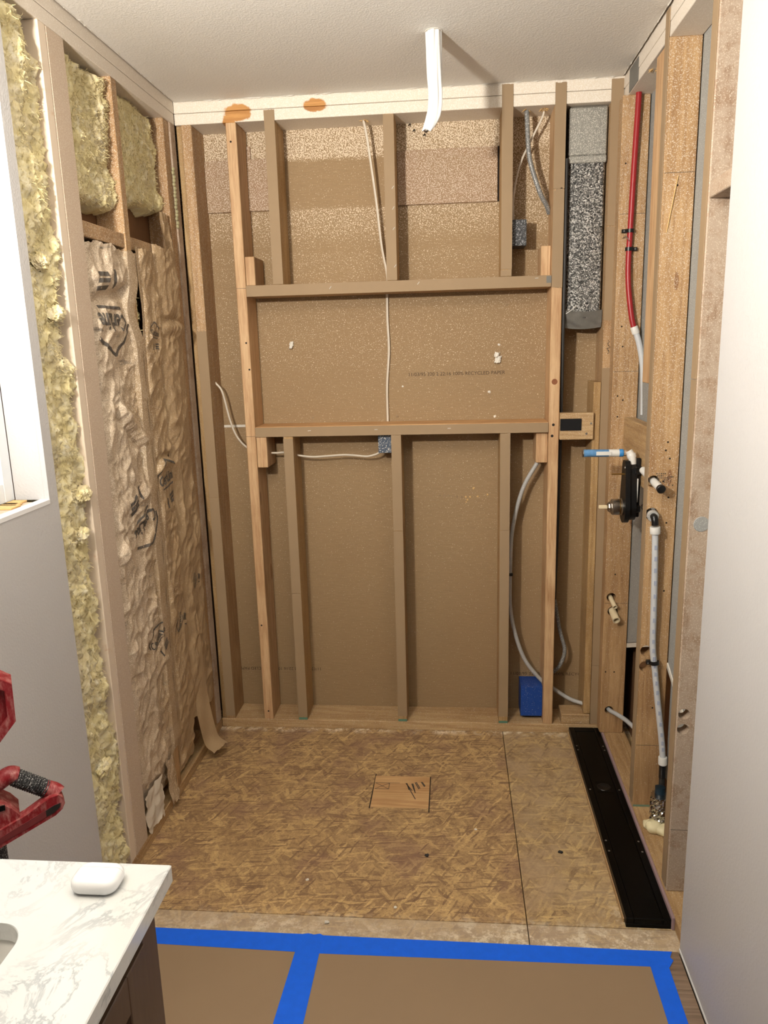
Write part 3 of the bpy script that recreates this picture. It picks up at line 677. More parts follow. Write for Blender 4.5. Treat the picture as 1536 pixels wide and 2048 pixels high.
b.build('outer_cladding', 'sheath', wl)
for i, (yy, zz, l) in enumerate([(-1.21, WZ0+0.004, 0.05), (-1.235, WZ0+0.003, 0.03), (-1.26, WZ0+0.002, 0.04)]):
    MB().box(-0.070, -0.035+0.008*i, yy-l/2, yy+l/2, WZ0-0.0009, WZ0+0.004, 0.001).build('splinter_strip', 'wood_chip', wn)

# ------------------------------------------------------------------ right wall
wr = empty('wall_right', (1.63, -1.9, 0), 'right wall with open plumbing studs beside the painted board', 'wall', kind='structure')
XB = XR+0.089
box('bottom_plate', 'wood_old_y', wr, XR, XB-0.004, -1.145, -0.0005, 0.0, 0.038, 0.002)
box('top_plate', 'plate_side', wr, XR, XB, -1.6, YB, ZP2+0.0006, H+0.010, 0.0015)
box('top_plate', 'plate_side', wr, XR+0.001, XB, -1.6, YB, ZP1, ZP2-0.0006, 0.0015)
box('grey_paint_patch', 'duct_tape', wr, XR-0.0012, XR, -0.20, -0.075, ZP1+0.001, H-0.004, 0)
S1F, S2F, S3F = -0.063, -0.560, -0.966
st1 = box('stud', 'wood_dusty', wr, 1.570, 1.661, S1F, -0.004, 0.0385, ZP1, 0.0025)
st2 = box('stud', 'wood_dusty', wr, XR, XB, S2F, S2F+0.038, 0.0385, ZP1, 0.0025)
st3 = box('stud', 'wood_grey', wr, XR+0.003, XB, S3F, S3F+0.038, 0.0385, ZP1, 0.0025)
st4 = box('stud', 'wood_grey', wr, XR, XB, S3F-0.406, S3F-0.368, 0.0385, ZP1, 0.0025)
drill(st1, [((1.596, -0.1, 0.603), (1.596, 0.03, 0.618), 0.018), ((1.603, -0.1, 0.547), (1.603, 0.03, 0.562), 0.0195), ((1.604, -0.1, 0.137), (1.604, 0.03, 0.137), 0.017)])
drill(st2, [((1.607, -0.7, 0.598), (1.607, -0.4, 0.598), 0.0185), ((1.606, -0.7, 0.544), (1.606, -0.4, 0.544), 0.0185), ((1.603, -0.7, 1.150), (1.603, -0.4, 1.150), 0.0185), ((1.603, -0.7, 1.048), (1.603, -0.4, 1.048), 0.020)])
drill(st3, [((1.609, -1.1, 0.587), (1.609, -0.8, 0.587), 0.0155), ((1.608, -1.1, 0.543), (1.608, -0.8, 0.543), 0.0155)])
def side_shim(st, y0, y1, z0, z1, x=XR, bow=0.0):
    o = MB().box(x-0.0028-bow, x-0.0001, y0, y1, z0, z1, 0.0004).build('shim_strip', 'shim', st); return o
side_shim(st2, S2F+0.0005, S2F+0.0375, 0.055, 1.245); side_shim(st2, S2F+0.0005, S2F+0.0375, 1.247, 2.447)
side_shim(st3, S3F+0.004, S3F+0.042, 0.050, 1.475, XR+0.003); side_shim(st3, S3F+0.004, S3F+0.042, 1.477, 2.447, XR+0.003)
box('green_stain', plain('green_preservative_foot', (110, 132, 112), 0.8), st2, XR+0.002, XB-0.002, S2F-0.0006, S2F, 0.039, 0.046, 0)
box('sister_stud', 'wood_new', wr, XR-0.0005, XR+0.0375, S2F+0.039, -0.432, 1.443, ZP1-0.01, 0.002)
box('fire_block', 'wood_grey', wr, XR+0.004, XB, S3F-0.366, S3F-0.001, 1.892, 1.930, 0.002)
vb = box('valve_block', 'wood_old_y', wr, 1.616, 1.654, S2F+0.0385, S1F-0.0005, 1.095, 1.298, 0.002)
MB().prism([(-0.5220, 0.62), (0.085, 0.36), (0.085, ZP1), (-0.522, ZP1)], 'x', 1.6645, 1.676).build('gypsum_back_panel', 'gyp_grey', wr)
MB().prism([(-0.525, 0.60), (0.085, 0.34), (0.085, 0.358), (-0.525, 0.618)], 'x', 1.6625, 1.6765).build('cut_board_edge', 'gyp_edge', wr)
MB().prism([(-0.927, 0.40), (-0.562, 0.56), (-0.562, ZP1), (-0.927, ZP1)], 'x', XB+0.0005, XB+0.013).build('gypsum_back_panel', 'gyp_grey', wr)
MB().prism([(-0.927, 0.383), (-0.562, 0.543), (-0.562, 0.559), (-0.927, 0.399)], 'x', XB-0.003, XB+0.0135).build('cut_board_edge', 'gyp_edge', wr)
box('gypsum_back_panel', 'gyp_grey', wr, XB+0.0135, XB+0.026, -0.927, -0.562, 0.15, 0.55, 0)
box('gypsum_back_panel', 'gyp_grey', wr, XB+0.0005, XB+0.013, -1.6, -0.967, 0.0, ZP1, 0)
box('far_side_board', 'sheath', wr, XB+0.03, XB+0.04, -1.65, 0.16, -0.02, H+0.03, 0)
box('painted_board', 'wall_paint', wr, XD, XR-0.0006, YN, -1.148, 0.004, H, 0.0006)
box('board_cut_edge', 'gyp_edge', wr, XD+0.0006, XR-0.0012, -1.148, -1.1466, 0.006, H-0.003, 0)
box('caulk_line', 'gloss_white', wr, XD-0.003, XD, YN, -1.15, 0.0062, 0.014, 0.001)
b = MB()
for yy in (-1.75, -2.15, -2.55, -2.95, -3.35, -3.75): b.box(XR, XB, yy-0.019, yy+0.019, 0.0, ZP1, 0)
b.box(XB+0.0005, XB+0.013, YN, -1.6, 0, H, 0); b.build('hidden_framing', 'wood_old', wr, kind='stuff')
def dots(parent, name, mat, pts, axis, r=0.0035, face=0.0):
    b = MB()
    for p in pts: b.lathe(p, axis, [(0, r), (0.0005, r*0.85)], 9)
    b.build(name, mat, parent)
dots(st2, 'nail_hole', 'kerf', [(1.628, S2F, 1.995), (1.640, S2F, 1.27), (1.648, S2F, 1.22), (1.635, S2F, 1.245), (1.632, S2F, 1.15), (1.650, S2F, 1.10), (1.648, S2F, 1.02), (1.652, S2F, 0.80), (1.636, S2F, 0.40)], (0, -1, 0), 0.003)
dots(st1, 'nail_hole', 'kerf', [(1.587, S1F, 2.16), (1.595, S1F, 1.62), (1.601, S1F, 1.55), (1.590, S1F, 1.375), (1.609, S1F, 1.36), (1.592, S1F, 1.30), (1.607, S1F, 0.70), (1.585, S1F, 0.30), (1.618, S1F, 0.30)], (0, -1, 0), 0.003)
b = MB(); rs = np.random.default_rng(3)      # smudged grade stamp, too worn to read
for r_ in range(5):
    for q_ in range(9):
        if rs.random() < 0.62:
            x = 1.612+0.0058*q_+rs.normal()*0.0006; z_ = 1.172-0.0065*r_-(0.010 if q_ > 5 else 0)
            b.box(x, x+0.0032*rs.random()+0.001, S2F-0.0004, S2F, z_, z_+0.0038, 0)
b.build('worn_grade_stamp', 'pencil', st2)
for st, z_, f, x0, x1 in ((st2, 2.028, S2F, XR+0.002, XB-0.002), (st1, 1.997, S1F, 1.572, 1.659), (st1, 1.462, S1F, 1.572, 1.659), (st1, 0.583, S1F, 1.572, 1.659), (st3, 0.235, S3F, XR+0.005, XB-0.002), (st2, 0.265, S2F, XR+0.002, XB-0.002)):
    box('pencil_line', 'pencil', st, x0, x1, f-0.0003, f, z_, z_+0.0012, 0)
MB().tube([(1.628, S2F-0.002, 2.02), (1.616, S2F-0.004, 1.95), (1.604, S2F-0.0015, 1.87)], 0.0016, 6, 5).build('long_splinter', 'wood_chip', st2)
MB().lathe((1.622, S3F, 1.113), (0, -1, 0), [(0, 0.020), (0.0012, 0.019)], 22).build('grey_grommet', 'gyp_grey', st3)
splinter_ring(1.614, -0.30, ZP1, 16, 8, wr, 0.02)

# wall behind the camera closes the room
wf = box('wall_front', 'wall_paint', None, -0.02, 1.62, YN-0.02, YN, 0, H, 0); tag(wf, 'plain painted wall behind the camera', 'wall', kind='structure')

# ------------------------------------------------------------------ insulation
def fluff(name, y0, y1, z0, z1, xb, depth, seed, label, res=0.005, ragged_=0.012, taper=None, rough=1.0, strands=1400, group=None):
    nu = max(8, int((y1-y0)/res)); nv = max(8, int((z1-z0)/res))
    u, v = np.meshgrid(np.linspace(0, 1, nu), np.linspace(0, 1, nv), indexing='ij')
    Z = z0+(z1-z0)*v+ragged_*1.4*fbm(u*7, v*2+3, 4, seed)*(np.abs(2*v-1)**6)
    ya = y0+ragged_*fbm(Z*9, Z*0+1, 4, seed+1)*0.4; yb = y1+ragged_*fbm(Z*8, Z*0+5, 4, seed+2)*2
    if taper is not None: ya, yb = taper(Z, ya, yb)
    Y = ya+(yb-ya)*u
    edge = np.clip(u*(y1-y0)/0.016, 0, 1)*np.clip((1-u)*(y1-y0)/0.009+0.25, 0, 1)*np.clip(np.minimum(v, 1-v)*(z1-z0)/0.022, 0, 1); edge = np.sqrt(edge)
    n = 0.45*fbm(Y*12, Z*7, 3, seed+5)+0.40*np.abs(fbm(Y*30, Z*14, 3, seed+9))+0.22*np.abs(fbm(Y*70+0.6*pn(Y*20, Z*20, seed), Z*38, 3, seed+13))+0.10*fbm(Y*110, Z*80, 2, seed+14)+0.10*fbm(Y*220, Z*150, 2, seed+17)
    X = xb+edge*(depth*(0.72+0.55*n*rough))
    V = np.stack([X, Y, Z], -1).reshape(-1, 3)
    e_ = empty(name, (float(xb), (y0+y1)/2, z0), label, 'insulation', group)
    from_data('batt', V, grid_faces(nu, nv), 'fibre', e_, smooth=True)
    rs = np.random.default_rng(seed); SV = []; SF = []
    for k in range(strands):
        i = rs.integers(2, nu-2); j = rs.integers(2, nv-2); p = np.array([X[i, j], Y[i, j], Z[i, j]])
        a = rs.random()*6.28; L = 0.006+0.016*rs.random()**2; w_ = 0.00045+0.0004*rs.random()
        d = np.array([0.25+0.5*rs.random(), math.cos(a), math.sin(a)]); d /= np.linalg.norm(d); sdir = np.array([0, -math.sin(a), math.cos(a)])
        p = p-d*0.001; mid = p+d*L*0.55+np.array([0.001, 0, -0.001]); tip = p+d*L+np.array([-0.003*rs.random(), 0, -0.004*rs.random()])
        b0 = len(SV); SV += [p-sdir*w_, p+sdir*w_, mid+sdir*w_, mid-sdir*w_, tip]; SF += [[b0, b0+1, b0+2, b0+3], [b0+3, b0+2, b0+4]]
    from_data('loose_fibres', SV, SF, 'fibre_strand', e_, kind='stuff')
    return e_
def tp_strip(Z, ya, yb):
    pin = np.exp(-((Z-1.73)/0.05)**2)*0.045+np.exp(-((Z-1.60)/0.05)**2)*0.030
    out = np.exp(-((Z-1.20)/0.03)**2)*0.020
    return ya+pin*0.3, yb-pin+out-np.clip((Z-2.15)/0.25, 0, 1)*0.028-0.001
strip = fluff('insulation_batt', -1.122, -0.937, 0.045, 2.372, -0.088, 0.096, 31, 'tall narrow strip of torn yellow insulation beside the painted window wall', strands=9000, taper=tp_strip)
for i, (yy, zz, dy) in enumerate([(-0.965, 1.205, 0.045), (-1.00, 1.10, 0.02), (-1.02, 0.42, 0.03), (-1.04, 1.80, 0.02), (-0.99, 1.68, 0.03)]):
    bm = bmesh.new(); bmesh.ops.create_icosphere(bm, subdivisions=4, radius=1); P = np.array([v.co[:] for v in bm.verts])
    nn = 1+0.5*fbm(P[:, 0]*2.2+P[:, 2]*1.3, P[:, 1]*2.2+i, 4, 50+i, 0.65)
    for v, k_ in zip(bm.verts, nn): v.co = Vector((-0.008+v.co.x*0.016*k_, yy+v.co.y*(0.02+dy*0.5)*k_, zz+v.co.z*0.020*k_+0.3*(v.co.y*dy*0.3)))
    MB().bm(bm).build('tuft', 'fibre', strip, smooth=True)
fluff('insulation_batt', -0.806, -0.530, 1.985, 2.368, -0.088, 0.083, 32, 'cream yellow insulation batt above the fire block, next to the wide coated stud', strands=5000, taper=lambda Z, a, b: (a, b-0.0))
fluff('insulation_batt', -0.488, -0.112, 2.045, 2.372, -0.088, 0.072, 33, 'ragged bright yellow insulation batt above the fire block, nearest the back corner', strands=5000, ragged_=0.02,
      taper=lambda Z, a, b: (a+0.0*Z, b-0.09*np.clip((2.40-Z)/0.35, 0, 1)*0.3-0.05*np.clip((Z-2.25)/0.12, 0, 1)), rough=0.8)
fluff('insulation_tuft', -0.528, -0.478, 1.60, 1.775, -0.03, 0.032, 34, 'small yellow insulation tuft showing through a tear between the kraft paper faces', res=0.003, strands=200)

def kraft(name, ya_f, yb_f, z0, z1, xfun, seed, label, res=0.004):
    nv = int((z1-z0)/res); nu = int(0.36/res) if name != 'x' else 40
    u, v = np.meshgrid(np.linspace(0, 1, nu), np.linspace(0, 1, nv), indexing='ij'); Z = z0+(z1-z0)*v
    Z = Z+(0.014*fbm(u*6, u*0+2, 4, seed))*(v**10+(1-v)**10)
    Y = ya_f(Z)+(yb_f(Z)-ya_f(Z))*u
    X = xfun(Y, Z, u, v)
    e_ = empty(name, (0, float(Y.mean()), z0), label, 'insulation', 'kraft paper insulation faces')
    o = from_data('paper_face', np.stack([X, Y, Z], -1).reshape(-1, 3), grid_faces(nu, nv), 'kraft', e_, smooth=True)
    return e_, o
def ridge(a): return 1-np.abs(a)*2.2
def sharp(a): return np.clip(1-np.abs(a)*2.6, 0, 1)**1.7
def wrinkle(Y, Z, seed, amp=1.0):
    out = 0.010*fbm(Y*5, Z*3.2, 3, seed+7)
    for k, (ang, fq, st, am) in enumerate([(0.6, 7, 0.55, 0.0060), (0.95, 12, 0.5, 0.0050), (-0.5, 11, 0.6, 0.0035), (0.35, 21, 0.5, 0.0030), (1.25, 26, 0.55, 0.0024), (-0.9, 34, 0.7, 0.0016)]):
        a = Y*math.cos(ang)+Z*math.sin(ang); b = -Y*math.sin(ang)+Z*math.cos(ang)
        wx = 0.25*pn(a*fq*0.6, b*fq*0.6, seed+40+k)
        out = out+am*sharp(pn(a*fq*st+wx, b*fq+wx, seed+k))*(0.45+1.1*np.clip(pn(Y*6, Z*6, seed+60+k)+0.4, 0, 1))
    return amp*(1.12*out+0.0008*fbm(Y*90, Z*90, 2, seed+15))
def env(u, p=0.10): return np.clip(np.minimum(u, 1-u)/p, 0, 1)**0.6
def xA(Y, Z, u, v):
    x = -0.046+0.028*env(u, 0.14)+wrinkle(Y, Z, 3, 1.15)*env(u, 0.12)
    x = x-0.022*np.exp(-((Z-1.745-0.06*(u-0.5))/0.020)**2)+0.016*np.exp(-((Z-1.79)/0.03)**2)*(1-u*0.6)       # fold under the top edge
    x = x+0.016*np.exp(-((Z-1.30+0.25*(u-0.8))/0.030)**2)*(u > 0.35)-0.014*np.exp(-((Z-1.265+0.25*(u-0.8))/0.018)**2)*(u > 0.3)
    x = x+0.020*np.exp(-(((Z-0.98)/0.03)**2+((u-0.15)/0.18)**2))
    x = np.where(u > 0.79, np.maximum(x, 0.0015+0.001*np.sin(Z*40)), x)   # stapled flange on the stud
    return x-0.03*np.clip((0.22-Z)/0.2, 0, 1)
def tearA(Z): return np.exp(-((Z-1.70)/0.07)**2)
yA0 = lambda Z: -0.8065+0*Z; yA1 = lambda Z: -0.462-0.055*tearA(Z)+0.006*np.sin(Z*9)
yB0 = lambda Z: -0.478+0.006*np.sin(Z*7+1)+0.012*tearA(Z); yB1 = lambda Z: -0.292+0.012*np.sin(Z*3.1+0.5)
yC0 = lambda Z: -0.312+0.012*np.sin(Z*3.1+0.5)-0.03*np.exp(-((Z-0.35)/0.2)**2); yC1 = lambda Z: -0.098+0.022*np.clip((1.3-Z)/1.3, 0, 1)+0*Z
def xB(Y, Z, u, v):
    x = -0.022+0.020*env(u, 0.2)+wrinkle(Y, Z, 23, 0.8)*env(u, 0.15)
    x = x+0.010*np.exp(-((Z-1.175-0.03*np.sin(u*3))/0.014)**2)-0.012*np.exp(-((Z-1.20-0.03*np.sin(u*3))/0.012)**2)
    return np.where(u < 0.08, np.maximum(x, 0.003), x)-0.02*np.clip((0.3-Z)/0.3, 0, 1)
def xC(Y, Z, u, v):
    x = -0.012+0.014*env(u, 0.25)+wrinkle(Y, Z, 43, 0.75)*env(u, 0.2)+0.006
    x = x+0.012*np.exp(-((Z-1.66)/0.02)**2)-0.012*np.exp(-((Z-1.685)/0.012)**2)
    return x
kA, oA = kraft('insulation_batt', yA0, yA1, 0.075, 1.886, xA, 3, 'dusty kraft paper face of the insulation next to the wide coated stud')
kB, oB = kraft('insulation_batt', yB0, yB1, 0.060, 1.900, xB, 23, 'kraft paper face of the middle insulation strip, printed with a roof logo')
kC, oC = kraft('insulation_batt', yC0, yC1, 0.20, 1.925, xC, 43, 'kraft paper face of the insulation flap nearest the back corner')
def print_on(parent, V, Fc, xf, y_, z_, rot, ya, yb, name='printed_mark', off=0.0016):
    c_, s_ = math.cos(rot), math.sin(rot); Y = y_+V[:, 0]*c_-V[:, 1]*s_; Z = z_+V[:, 0]*s_+V[:, 1]*c_
    u = (Y-ya(Z))/(yb(Z)-ya(Z)); v = np.full_like(u, 0.5); X = xf(Y, Z, u, v)+off
    return from_data(name, np.stack([X, Y, Z], 1), Fc, 'ink', parent)
def dense(V, Fc):     # subdivide a flat text mesh so it follows the wrinkles
    bm = bmesh.new(); vs = [bm.verts.new(v) for v in V]
    for f in Fc:
        try: bm.faces.new([vs[i] for i in f])
        except ValueError: pass
    bmesh.ops.triangulate(bm, faces=list(bm.faces))
    for _ in range(3):
        lg = [e for e in bm.edges if e.calc_length() > 0.008]
        if not lg: break
        bmesh.ops.subdivide_edges(bm, edges=lg, cuts=1); bmesh.ops.triangulate(bm, faces=list(bm.faces))
    bm.verts.index_update(); V2 = np.array([v.co[:] for v in bm.verts]); F2 = [[v.index for v in f.verts] for f in bm.faces]; bm.free(); return V2, F2
def put_text(parent, body, size, xf, y_, z_, rot, ya, yb, width=None):
    V, Fc = text_mesh(body, size, bold=0.025); V[:, 0] -= (V[:, 0].max()+V[:, 0].min())/2
    if width: V[:, 0] *= width/(V[:, 0].max()-V[:, 0].min())
    V, Fc = dense(V, Fc); print_on(parent, V, Fc, xf, y_, z_, rot, ya, yb)
def put_poly(parent, lines, wd, xf, y_, z_, rot, ya, yb):
    V = []; Fc = []
    for (x0, y0, x1, y1) in lines:
        d = np.array([x1-x0, y1-y0]); L = np.linalg.norm(d); nrm = np.array([-d[1], d[0]])/L*wd/2; n = max(2, int(L/0.008)); k = len(V)
        for i in range(n+1):
            p = np.array([x0, y0])+d*i/n; V += [(*(p-nrm), 0), (*(p+nrm), 0)]
        Fc += [[k+2*i, k+2*i+2, k+2*i+3, k+2*i+1] for i in range(n)]
    print_on(parent, np.array(V), Fc, xf, y_, z_, rot, ya, yb)
def put_logo(parent, xf, y_, z_, rot, ya, yb, sc=1.0):
    put_text(parent, 'CertLine', 0.052*sc, xf, y_, z_, rot, ya, yb, 0.135*sc)
    c_, s_ = math.cos(rot), math.sin(rot)
    put_poly(parent, [(-0.075*sc, 0.045*sc, -0.010*sc, 0.088*sc), (-0.010*sc, 0.088*sc, 0.07*sc, 0.052*sc), (-0.075*sc, 0.045*sc, -0.075*sc, 0.02*sc)], 0.008*sc, xf, y_, z_, rot, ya, yb)
    put_poly(parent, [(-0.05*sc, -0.014*sc, 0.05*sc, -0.014*sc)], 0.006*sc, xf, y_, z_, rot, ya, yb)
    put_poly(parent, [(-0.02*sc, -0.055*sc, -0.02*sc, -0.095*sc), (0.01*sc, -0.055*sc, 0.06*sc, -0.05*sc), (0.01*sc, -0.07*sc, 0.06*sc, -0.066*sc), (0.01*sc, -0.083*sc, 0.06*sc, -0.08*sc)], 0.009*sc, xf, y_, z_, rot, ya, yb)
put_logo(kB, xB, -0.385, 1.135, 0.12, yB0, yB1, 0.95)
put_logo(kA, xA, -0.672, 1.690, math.pi, yA0, yA1, 1.35)
put_logo(kA, xA, -0.590, 1.05, math.pi+0.35, yA0, yA1, 1.15)
put_logo(kB, xB, -0.375, 0.62, 1.2, yB0, yB1, 0.5)
put_logo(kA, xA, -0.56, 0.62, 0.5, yA0, yA1, 0.7)
put_logo(kB, xB, -0.385, 1.63, -0.1, yB0, yB1, 0.5)
put_logo(kC, xC, -0.20, 0.72, 1.3, yC0, yC1, 0.4)
# lost strip of the paper hanging over the bottom plate
def ribbon(name, path, widths, wdir, mat, label, cat, parent=None, thick=0.0006, jag=0.0):
    P = catmull(path, 10); V = []; Fc = []; n = len(P); rs = np.random.default_rng(11)
    for i, p in enumerate(P):
        t = i/(n-1); wd = np.interp(t, np.linspace(0, 1, len(widths)), widths); d = Vector(wdir)
        j_ = jag*rs.normal() if i in (0, n-1) else 0
        for k in range(7):
            q = (k/6-0.5)*wd; V.append(p+d*q+Vector((0.002*math.sin(k*1.1+i*0.3), 0, j_*(1 if k % 2 else -1)+(0.006*((k % 3)-1)*jag*100 if i == n-1 else 0))))
    Fc = grid_faces(n, 7).tolist()
    return from_data(name, V, Fc, mat, parent, smooth=True, **({'label': label, 'cat': cat} if label else {}))
ribbon('torn_paper_strip', [(0.004, -0.255, 0.62), (0.012, -0.262, 0.40), (0.022, -0.262, 0.20), (0.040, -0.262, 0.09), (0.078, -0.262, 0.052)], [0.05, 0.075, 0.085, 0.09, 0.095], (0.28, 0.96, -0.05), 'kraft', 'long torn kraft paper strip hanging over the left bottom plate', 'paper', jag=0.002)
def sheet(name, y0, y1, z0, z1, x, seed, mat, label):
    n = 26; u, v = np.meshgrid(np.linspace(0, 1, n), np.linspace(0, 1, n), indexing='ij')
    Y = y0+(y1-y0)*u+0.012*fbm(v*9, v*0, 3, seed)*(u**6)+0.05*(1-v)*(-0.4)*u; Z = z0+(z1-z0)*v+0.02*fbm(u*8, u*0+4, 3, seed+1)*((1-v)**4)
    X = x+0.012*fbm(u*2.5, v*2.5, 3, seed+2)+0.012*(1-v)
    return from_data(name, np.stack([X, Y, Z], -1).reshape(-1, 3), grid_faces(n, n), mat, None, smooth=True, label=label, cat='paper')
sheet('torn_paper_flap', -0.805, -0.655, 0.045, 0.175, -0.004, 71, 'paper_white', 'white torn paper flap at the foot of the wide coated stud')
sheet('torn_paper_flap', -0.620, -0.535, 0.030, 0.190, 0.000, 75, 'kraft', 'crumpled kraft paper flap folded over the left bottom plate')
sheet('torn_paper_flap', -0.205, -0.118, 1.87, 2.05, -0.010, 79, 'kraft', 'brown paper flap sticking up beside the upper fire block near the back corner')

# ------------------------------------------------------------------ ductwork in the right bay of the back wall
du = empty('insulated_duct', (1.473, 0.05, 1.62), 'silver foil faced duct panel between the last two studs of the back wall', 'duct')
nu, nv = 30, 150
u, v = np.meshgrid(np.linspace(0, 1, nu), np.linspace(0, 1, nv), indexing='ij')
X = 1.4080+0.1325*u; Z = 1.655+0.705*v
Y = 0.034-0.006*np.sin(np.pi*u)+0.0035*fbm(X*60, Z*60, 3, 5)+0.0015*fbm(X*200, Z*200, 2, 8)+0.02*(np.clip((0.06-u)/0.06, 0, 1)+np.clip((u-0.95)/0.05, 0, 1))
from_data('foil_face', np.stack([X, Y, Z], -1).reshape(-1, 3), grid_faces(nu, nv)[:, ::-1], 'foil', du, smooth=True)
MB().box(1.409, 1.535, 0.045, 0.137, 1.640, 2.372, 0.004).build('duct_body', 'duct_wrap', du)
MB().box(1.4085, 1.5385, 0.0240, 0.050, 2.186, 2.210, 0.002).build('tape_band', 'foil_tape', du)
MB().box(1.4085, 1.5385, 0.0248, 0.050, 2.2105, 2.368, 0.004).build('dull_foil_panel', 'foil_tape', du)
n = 24; u, v = np.meshgrid(np.linspace(0, 1, n), np.linspace(0, 1, 16), indexing='ij')
X = 1.4075+0.1335*u; Z = 1.622+0.062*v-0.006*np.sin(u*3.1); Y = 0.020+0.018*(1-v)+0.003*np.sin(u*9+v*5)+0.002*fbm(u*5, v*5, 3, 4)
from_data('wrap_cuff', np.stack([X, Y, Z], -1).reshape(-1, 3), grid_faces(n, 16)[:, ::-1], 'duct_wrap', du, smooth=True)
MB().tube([(1.410, 0.018, 1.672), (1.425, 0.015, 1.682), (1.444, 0.014, 1.698)], 0.0016, 6, 5).build('tie_wire', 'white_plastic', du)

# ------------------------------------------------------------------ cables and pipes of the back wall
def cable(name, pts, r, mat, label, cat='cable', flat=None, group=None, parts=()):
    e_ = empty(name, pts[-1], label, cat, group)
    MB().tube(pts, r, 12, 10, flat).build('jacket' if cat == 'cable' else 'pipe', mat, e_, smooth=True); return e_
cable('electrical_cable', [(0.680, 0.065, 2.385), (0.681, 0.066, 2.368), (0.691, 0.072, 2.309), (0.715, 0.095, 2.107), (0.730, 0.105, 1.948), (0.748, 0.120, 1.835), (0.7445, 0.131, 1.78), (0.743, 0.132, 1.673), (0.746, 0.132, 1.559), (0.735, 0.132, 1.42), (0.734, 0.132, 1.280)], 0.0056, 'cable', 'white cable running down past the niche beside its middle stud', flat=0.62)
cable('electrical_cable', [(0.045, 0.070, 1.462), (0.060, 0.07, 1.448), (0.084, 0.07, 1.412), (0.107, 0.07, 1.302), (0.133, 0.07, 1.232), (0.175, 0.07, 1.187), (0.23, 0.07, 1.170), (0.288, 0.07, 1.167), (0.323, 0.07, 1.168), (0.377, 0.07, 1.156), (0.434, 0.07, 1.149), (0.50, 0.07, 1.152), (0.565, 0.07, 1.155), (0.62, 0.07, 1.151), (0.655, 0.07, 1.148), (0.69, 0.07, 1.156), (0.712, 0.07, 1.168)], 0.0050, 'cable', 'white cable sagging from the left corner stud to the slate box under the niche', flat=0.8)
cable('electrical_cable', [(1.322, 0.066, 2.385), (1.320, 0.070, 2.357), (1.281, 0.082, 2.282), (1.243, 0.084, 2.202), (1.221, 0.080, 2.100), (1.220, 0.074, 2.010)], 0.0042, 'cable', 'thin white cable dropping to the dusty black box near the ceiling', flat=0.7)
cable('electrical_cable', [(1.262, 0.052, 2.385), (1.263, 0.054, 2.363), (1.269, 0.054, 2.262), (1.280, 0.056, 2.195), (1.314, 0.062, 2.101), (1.340, 0.080, 2.06), (1.352, 0.100, 2.035)], 0.0085, 'cable_grey', 'thick grey cable curving behind the second last stud near the ceiling')
cable('conduit', [(1.3995, 0.012, 2.20), (1.4005, 0.012, 1.72), (1.4035, 0.040, 1.165), (1.4015, 0.07, 0.66), (1.399, 0.09, 0.50)], 0.0062, 'cable_dark', 'dark conduit running down the right side of the bare second last stud')
cable('electrical_cable', [(1.4005, 0.078, 0.55), (1.423, 0.074, 0.422), (1.445, 0.070, 0.334), (1.427, 0.070, 0.268), (1.4005, 0.072, 0.236)], 0.0078, 'cable_grey', 'grey cable loop low down between the bare stud and the sister stud')
px = cable('water_pipe', [(1.332, 0.070, 1.135), (1.322, 0.070, 1.115), (1.265, 0.07, 1.006), (1.228, 0.07, 0.844), (1.220, 0.07, 0.660), (1.226, 0.07, 0.485), (1.274, 0.07, 0.311), (1.345, 0.07, 0.208), (1.405, 0.07, 0.161), (1.472, 0.06, 0.121), (1.535, 0.03, 0.112)], 0.0082, 'pex_dull', 'grey white flexible pipe curving down the right bays of the back wall', 'pipe')
MB().box(1.2105, 1.2305, 0.058, 0.082, 0.654, 0.666, 0.002).build('pipe_clip', 'black', px)

# electrical boxes
def ebox(label, x0, x1, y0, y1, z0, z1, mat, knock=True, ears=True):
    e_ = empty('electrical_box', ((x0+x1)/2, (y0+y1)/2, z0), label, 'electrical box')
    t = 0.0025; b = MB()
    b.box(x0, x0+t, y0, y1, z0, z1, 0.0005); b.box(x1-t, x1, y0, y1, z0, z1, 0.0005)
    b.box(x0+t, x1-t, y0, y1, z0, z0+t, 0.0005); b.box(x0+t, x1-t, y0, y1, z1-t, z1, 0.0005); b.box(x0+t, x1-t, y0, y0+t, z0+t, z1-t, 0.0005)
    b.build('shell', mat, e_)
    if knock:
        k = (z0+z1)/2; b = MB(); b.lathe(((x0+x1)/2, y0, k), (0, -1, 0), [(0, 0.0075), (0.0012, 0.0070), (0.0012, 0.0045), (0.0004, 0.0040)], 18); b.build('knockout', mat, e_)
    for q in (0.3, 0.7): MB().box(x0+(x1-x0)*q-0.006, x0+(x1-x0)*q+0.006, y0+0.006, y0+0.03, z1-0.0005, z1+0.0015, 0.0004).build('cable_clamp', mat, e_)
    return e_
ebox('bright blue plastic electrical box low down beside the bare stud', 1.266, 1.3535, 0.036, 0.137, 0.055, 0.186, 'box_blue')
ebox('dusty slate blue electrical box under the niche sill', 0.703, 0.7565, 0.034, 0.137, 1.166, 1.240, 'box_slate')
ebox('dusty black electrical box near the ceiling beside the fourth stud', 1.2105, 1.265, 0.034, 0.137, 1.918, 2.008, 'box_black', knock=False)

